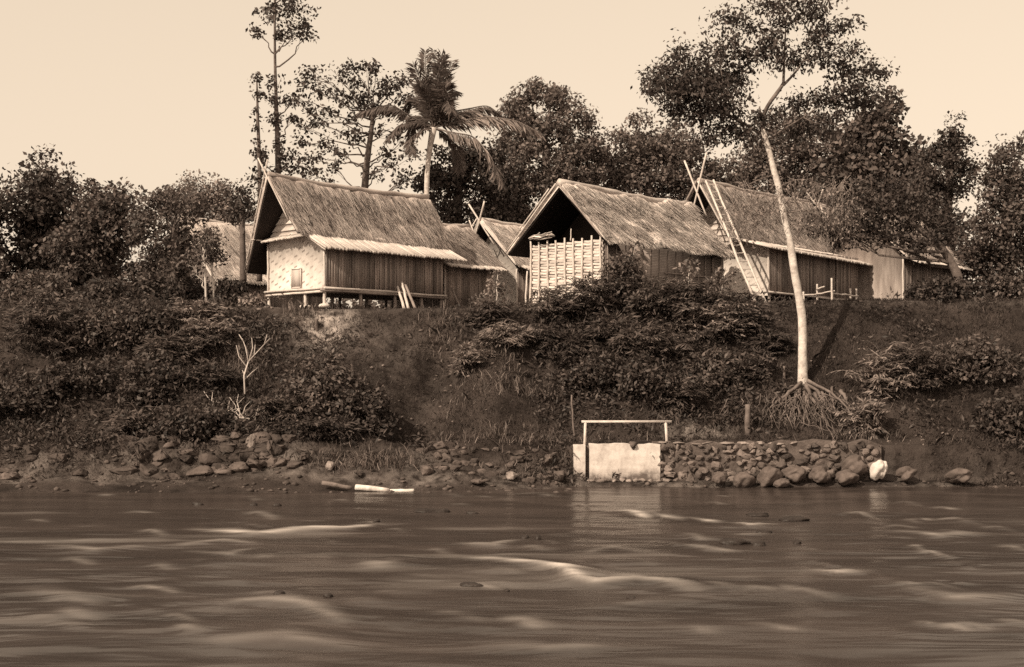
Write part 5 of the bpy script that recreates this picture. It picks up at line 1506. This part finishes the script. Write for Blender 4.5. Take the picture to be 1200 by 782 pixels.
# pebbles on the shore
x, y = scatter(2600, -22, 24, 44.2, 47.2, lambda x, y: np.where((x > 2.2) & (x < 16), (y < 46.9) * (y > 46.3) * .5, .75) * np.clip(.5 + 1.3 * fbm(x * .8, y * 1.2, 2), 0, 1))
z = tz(x, y); pm = MB()
bm = bmesh.new(); bmesh.ops.create_icosphere(bm, subdivisions=1, radius=1.0)
iv = np.array([q.co[:] for q in bm.verts]); fi = np.array([[q.index for q in p.verts] for p in bm.faces]); bm.free()
k = len(x); s = .035 + .10 * R.random(k) ** 3
sc3 = np.stack([s * R.uniform(.8, 1.5, k), s * R.uniform(.7, 1.2, k), s * R.uniform(.4, .8, k)], 1)
V = (iv[None] * (1 + .25 * R.normal(0, .5, (k, len(iv), 1)))) * sc3[:, None, :] + np.stack([x, y, np.maximum(z, -.04) + s * .2], 1)[:, None, :]
pm.add(V.reshape(-1, 3), (np.arange(k)[:, None, None] * len(iv) + fi[None]).reshape(-1, 3))
tag(pm.build('shore_gravel', 'stone', None, True), kind='stuff')
x, y = scatter(2600, -16, 18, 47.5, 55.3, lambda x, y: np.clip(.3 + 1.5 * fbm(x * .7 + 90, y * .8, 2), 0, 1) * np.where((x > 2) & (x < 10.5), .2, 1))
cm = MB(); k = len(x); s = .02 + .07 * R.random(k) ** 3
sc3 = np.stack([s * R.uniform(.8, 1.5, k), s, s * R.uniform(.5, .9, k)], 1)
V = (iv[None] * (1 + .3 * R.normal(0, .5, (k, len(iv), 1)))) * sc3[:, None, :] + np.stack([x, y, tz(x, y) + s * .2], 1)[:, None, :]
cm.add(V.reshape(-1, 3), (np.arange(k)[:, None, None] * len(iv) + fi[None]).reshape(-1, 3))
tag(cm.build('earth_clods', 'stone_wall', None, False), kind='stuff')
# far wood behind the village
fw = MB()
xs = R.uniform(-120, 120, 900); ys = R.uniform(150, 190, 900)
hh = 6 + 3.5 * fbm(xs * .06, ys * .06, 2)
c = np.stack([xs, ys, tz(xs, ys) + hh * R.random(900) ** .6], 1)
leaf_cloud(fw, c, 40, 1.4, .8, .5, .2, .5)
tag(fw.build('far_wood', 'leaf_mid'), kind='stuff')

# ================================================================== LIGHT, SKY, CAMERA
EL = math.radians(37); SX, SY = -.68, -.73
wd_ = bpy.data.worlds.new('World'); SC.world = wd_; wd_.use_nodes = True
nt = wd_.node_tree; N = nt.nodes; L = nt.links; N.clear()
out = N.new('ShaderNodeOutputWorld'); bg = N.new('ShaderNodeBackground'); L.new(bg.outputs[0], out.inputs[0])
sky = N.new('ShaderNodeTexSky'); sky.sky_type = 'NISHITA'; sky.sun_disc = False
sky.sun_elevation = EL; sky.sun_rotation = math.atan2(SX, SY); sky.dust_density = 3.0; sky.air_density = 1.5
bw = N.new('ShaderNodeRGBToBW'); L.new(sky.outputs[0], bw.inputs[0])
pw = N.new('ShaderNodeMath'); pw.operation = 'POWER'; pw.inputs[1].default_value = .35; L.new(bw.outputs[0], pw.inputs[0])
vm = N.new('ShaderNodeVectorMath'); vm.operation = 'SCALE'; vm.inputs[0].default_value = (5.8, 4.72, 3.58); L.new(pw.outputs[0], vm.inputs['Scale'])
L.new(vm.outputs[0], bg.inputs[0]); bg.inputs[1].default_value = .1
sl = bpy.data.lights.new('sun', 'SUN'); sl.energy = 5.0; sl.angle = math.radians(.6); sl.color = (1, .85, .65)
so = bpy.data.objects.new('sun', sl); COL.objects.link(so)
sv = Vector((SX * math.cos(EL), SY * math.cos(EL), math.sin(EL)))
so.rotation_euler = sv.to_track_quat('Z', 'Y').to_euler(); so.location = (-40, -40, 60)

cam = bpy.data.cameras.new('camera'); co = bpy.data.objects.new('camera', cam); COL.objects.link(co)
co.location = (0, 0, CH); co.rotation_euler = (math.radians(90), 0, 0)
cam.sensor_width = 36; cam.lens = 36 * F / 1200; cam.shift_y = (HZ - 391) / 1200
cam.clip_start = .1; cam.clip_end = 3000
SC.camera = co
vs = SC.view_settings; vs.view_transform = 'Standard'; vs.look = 'None'; vs.exposure = 0; vs.gamma = 1; vs.use_curve_mapping = False
SC.cycles.use_denoising = False
SC.cycles.max_bounces = 6; SC.cycles.diffuse_bounces = 3; SC.cycles.transmission_bounces = 3
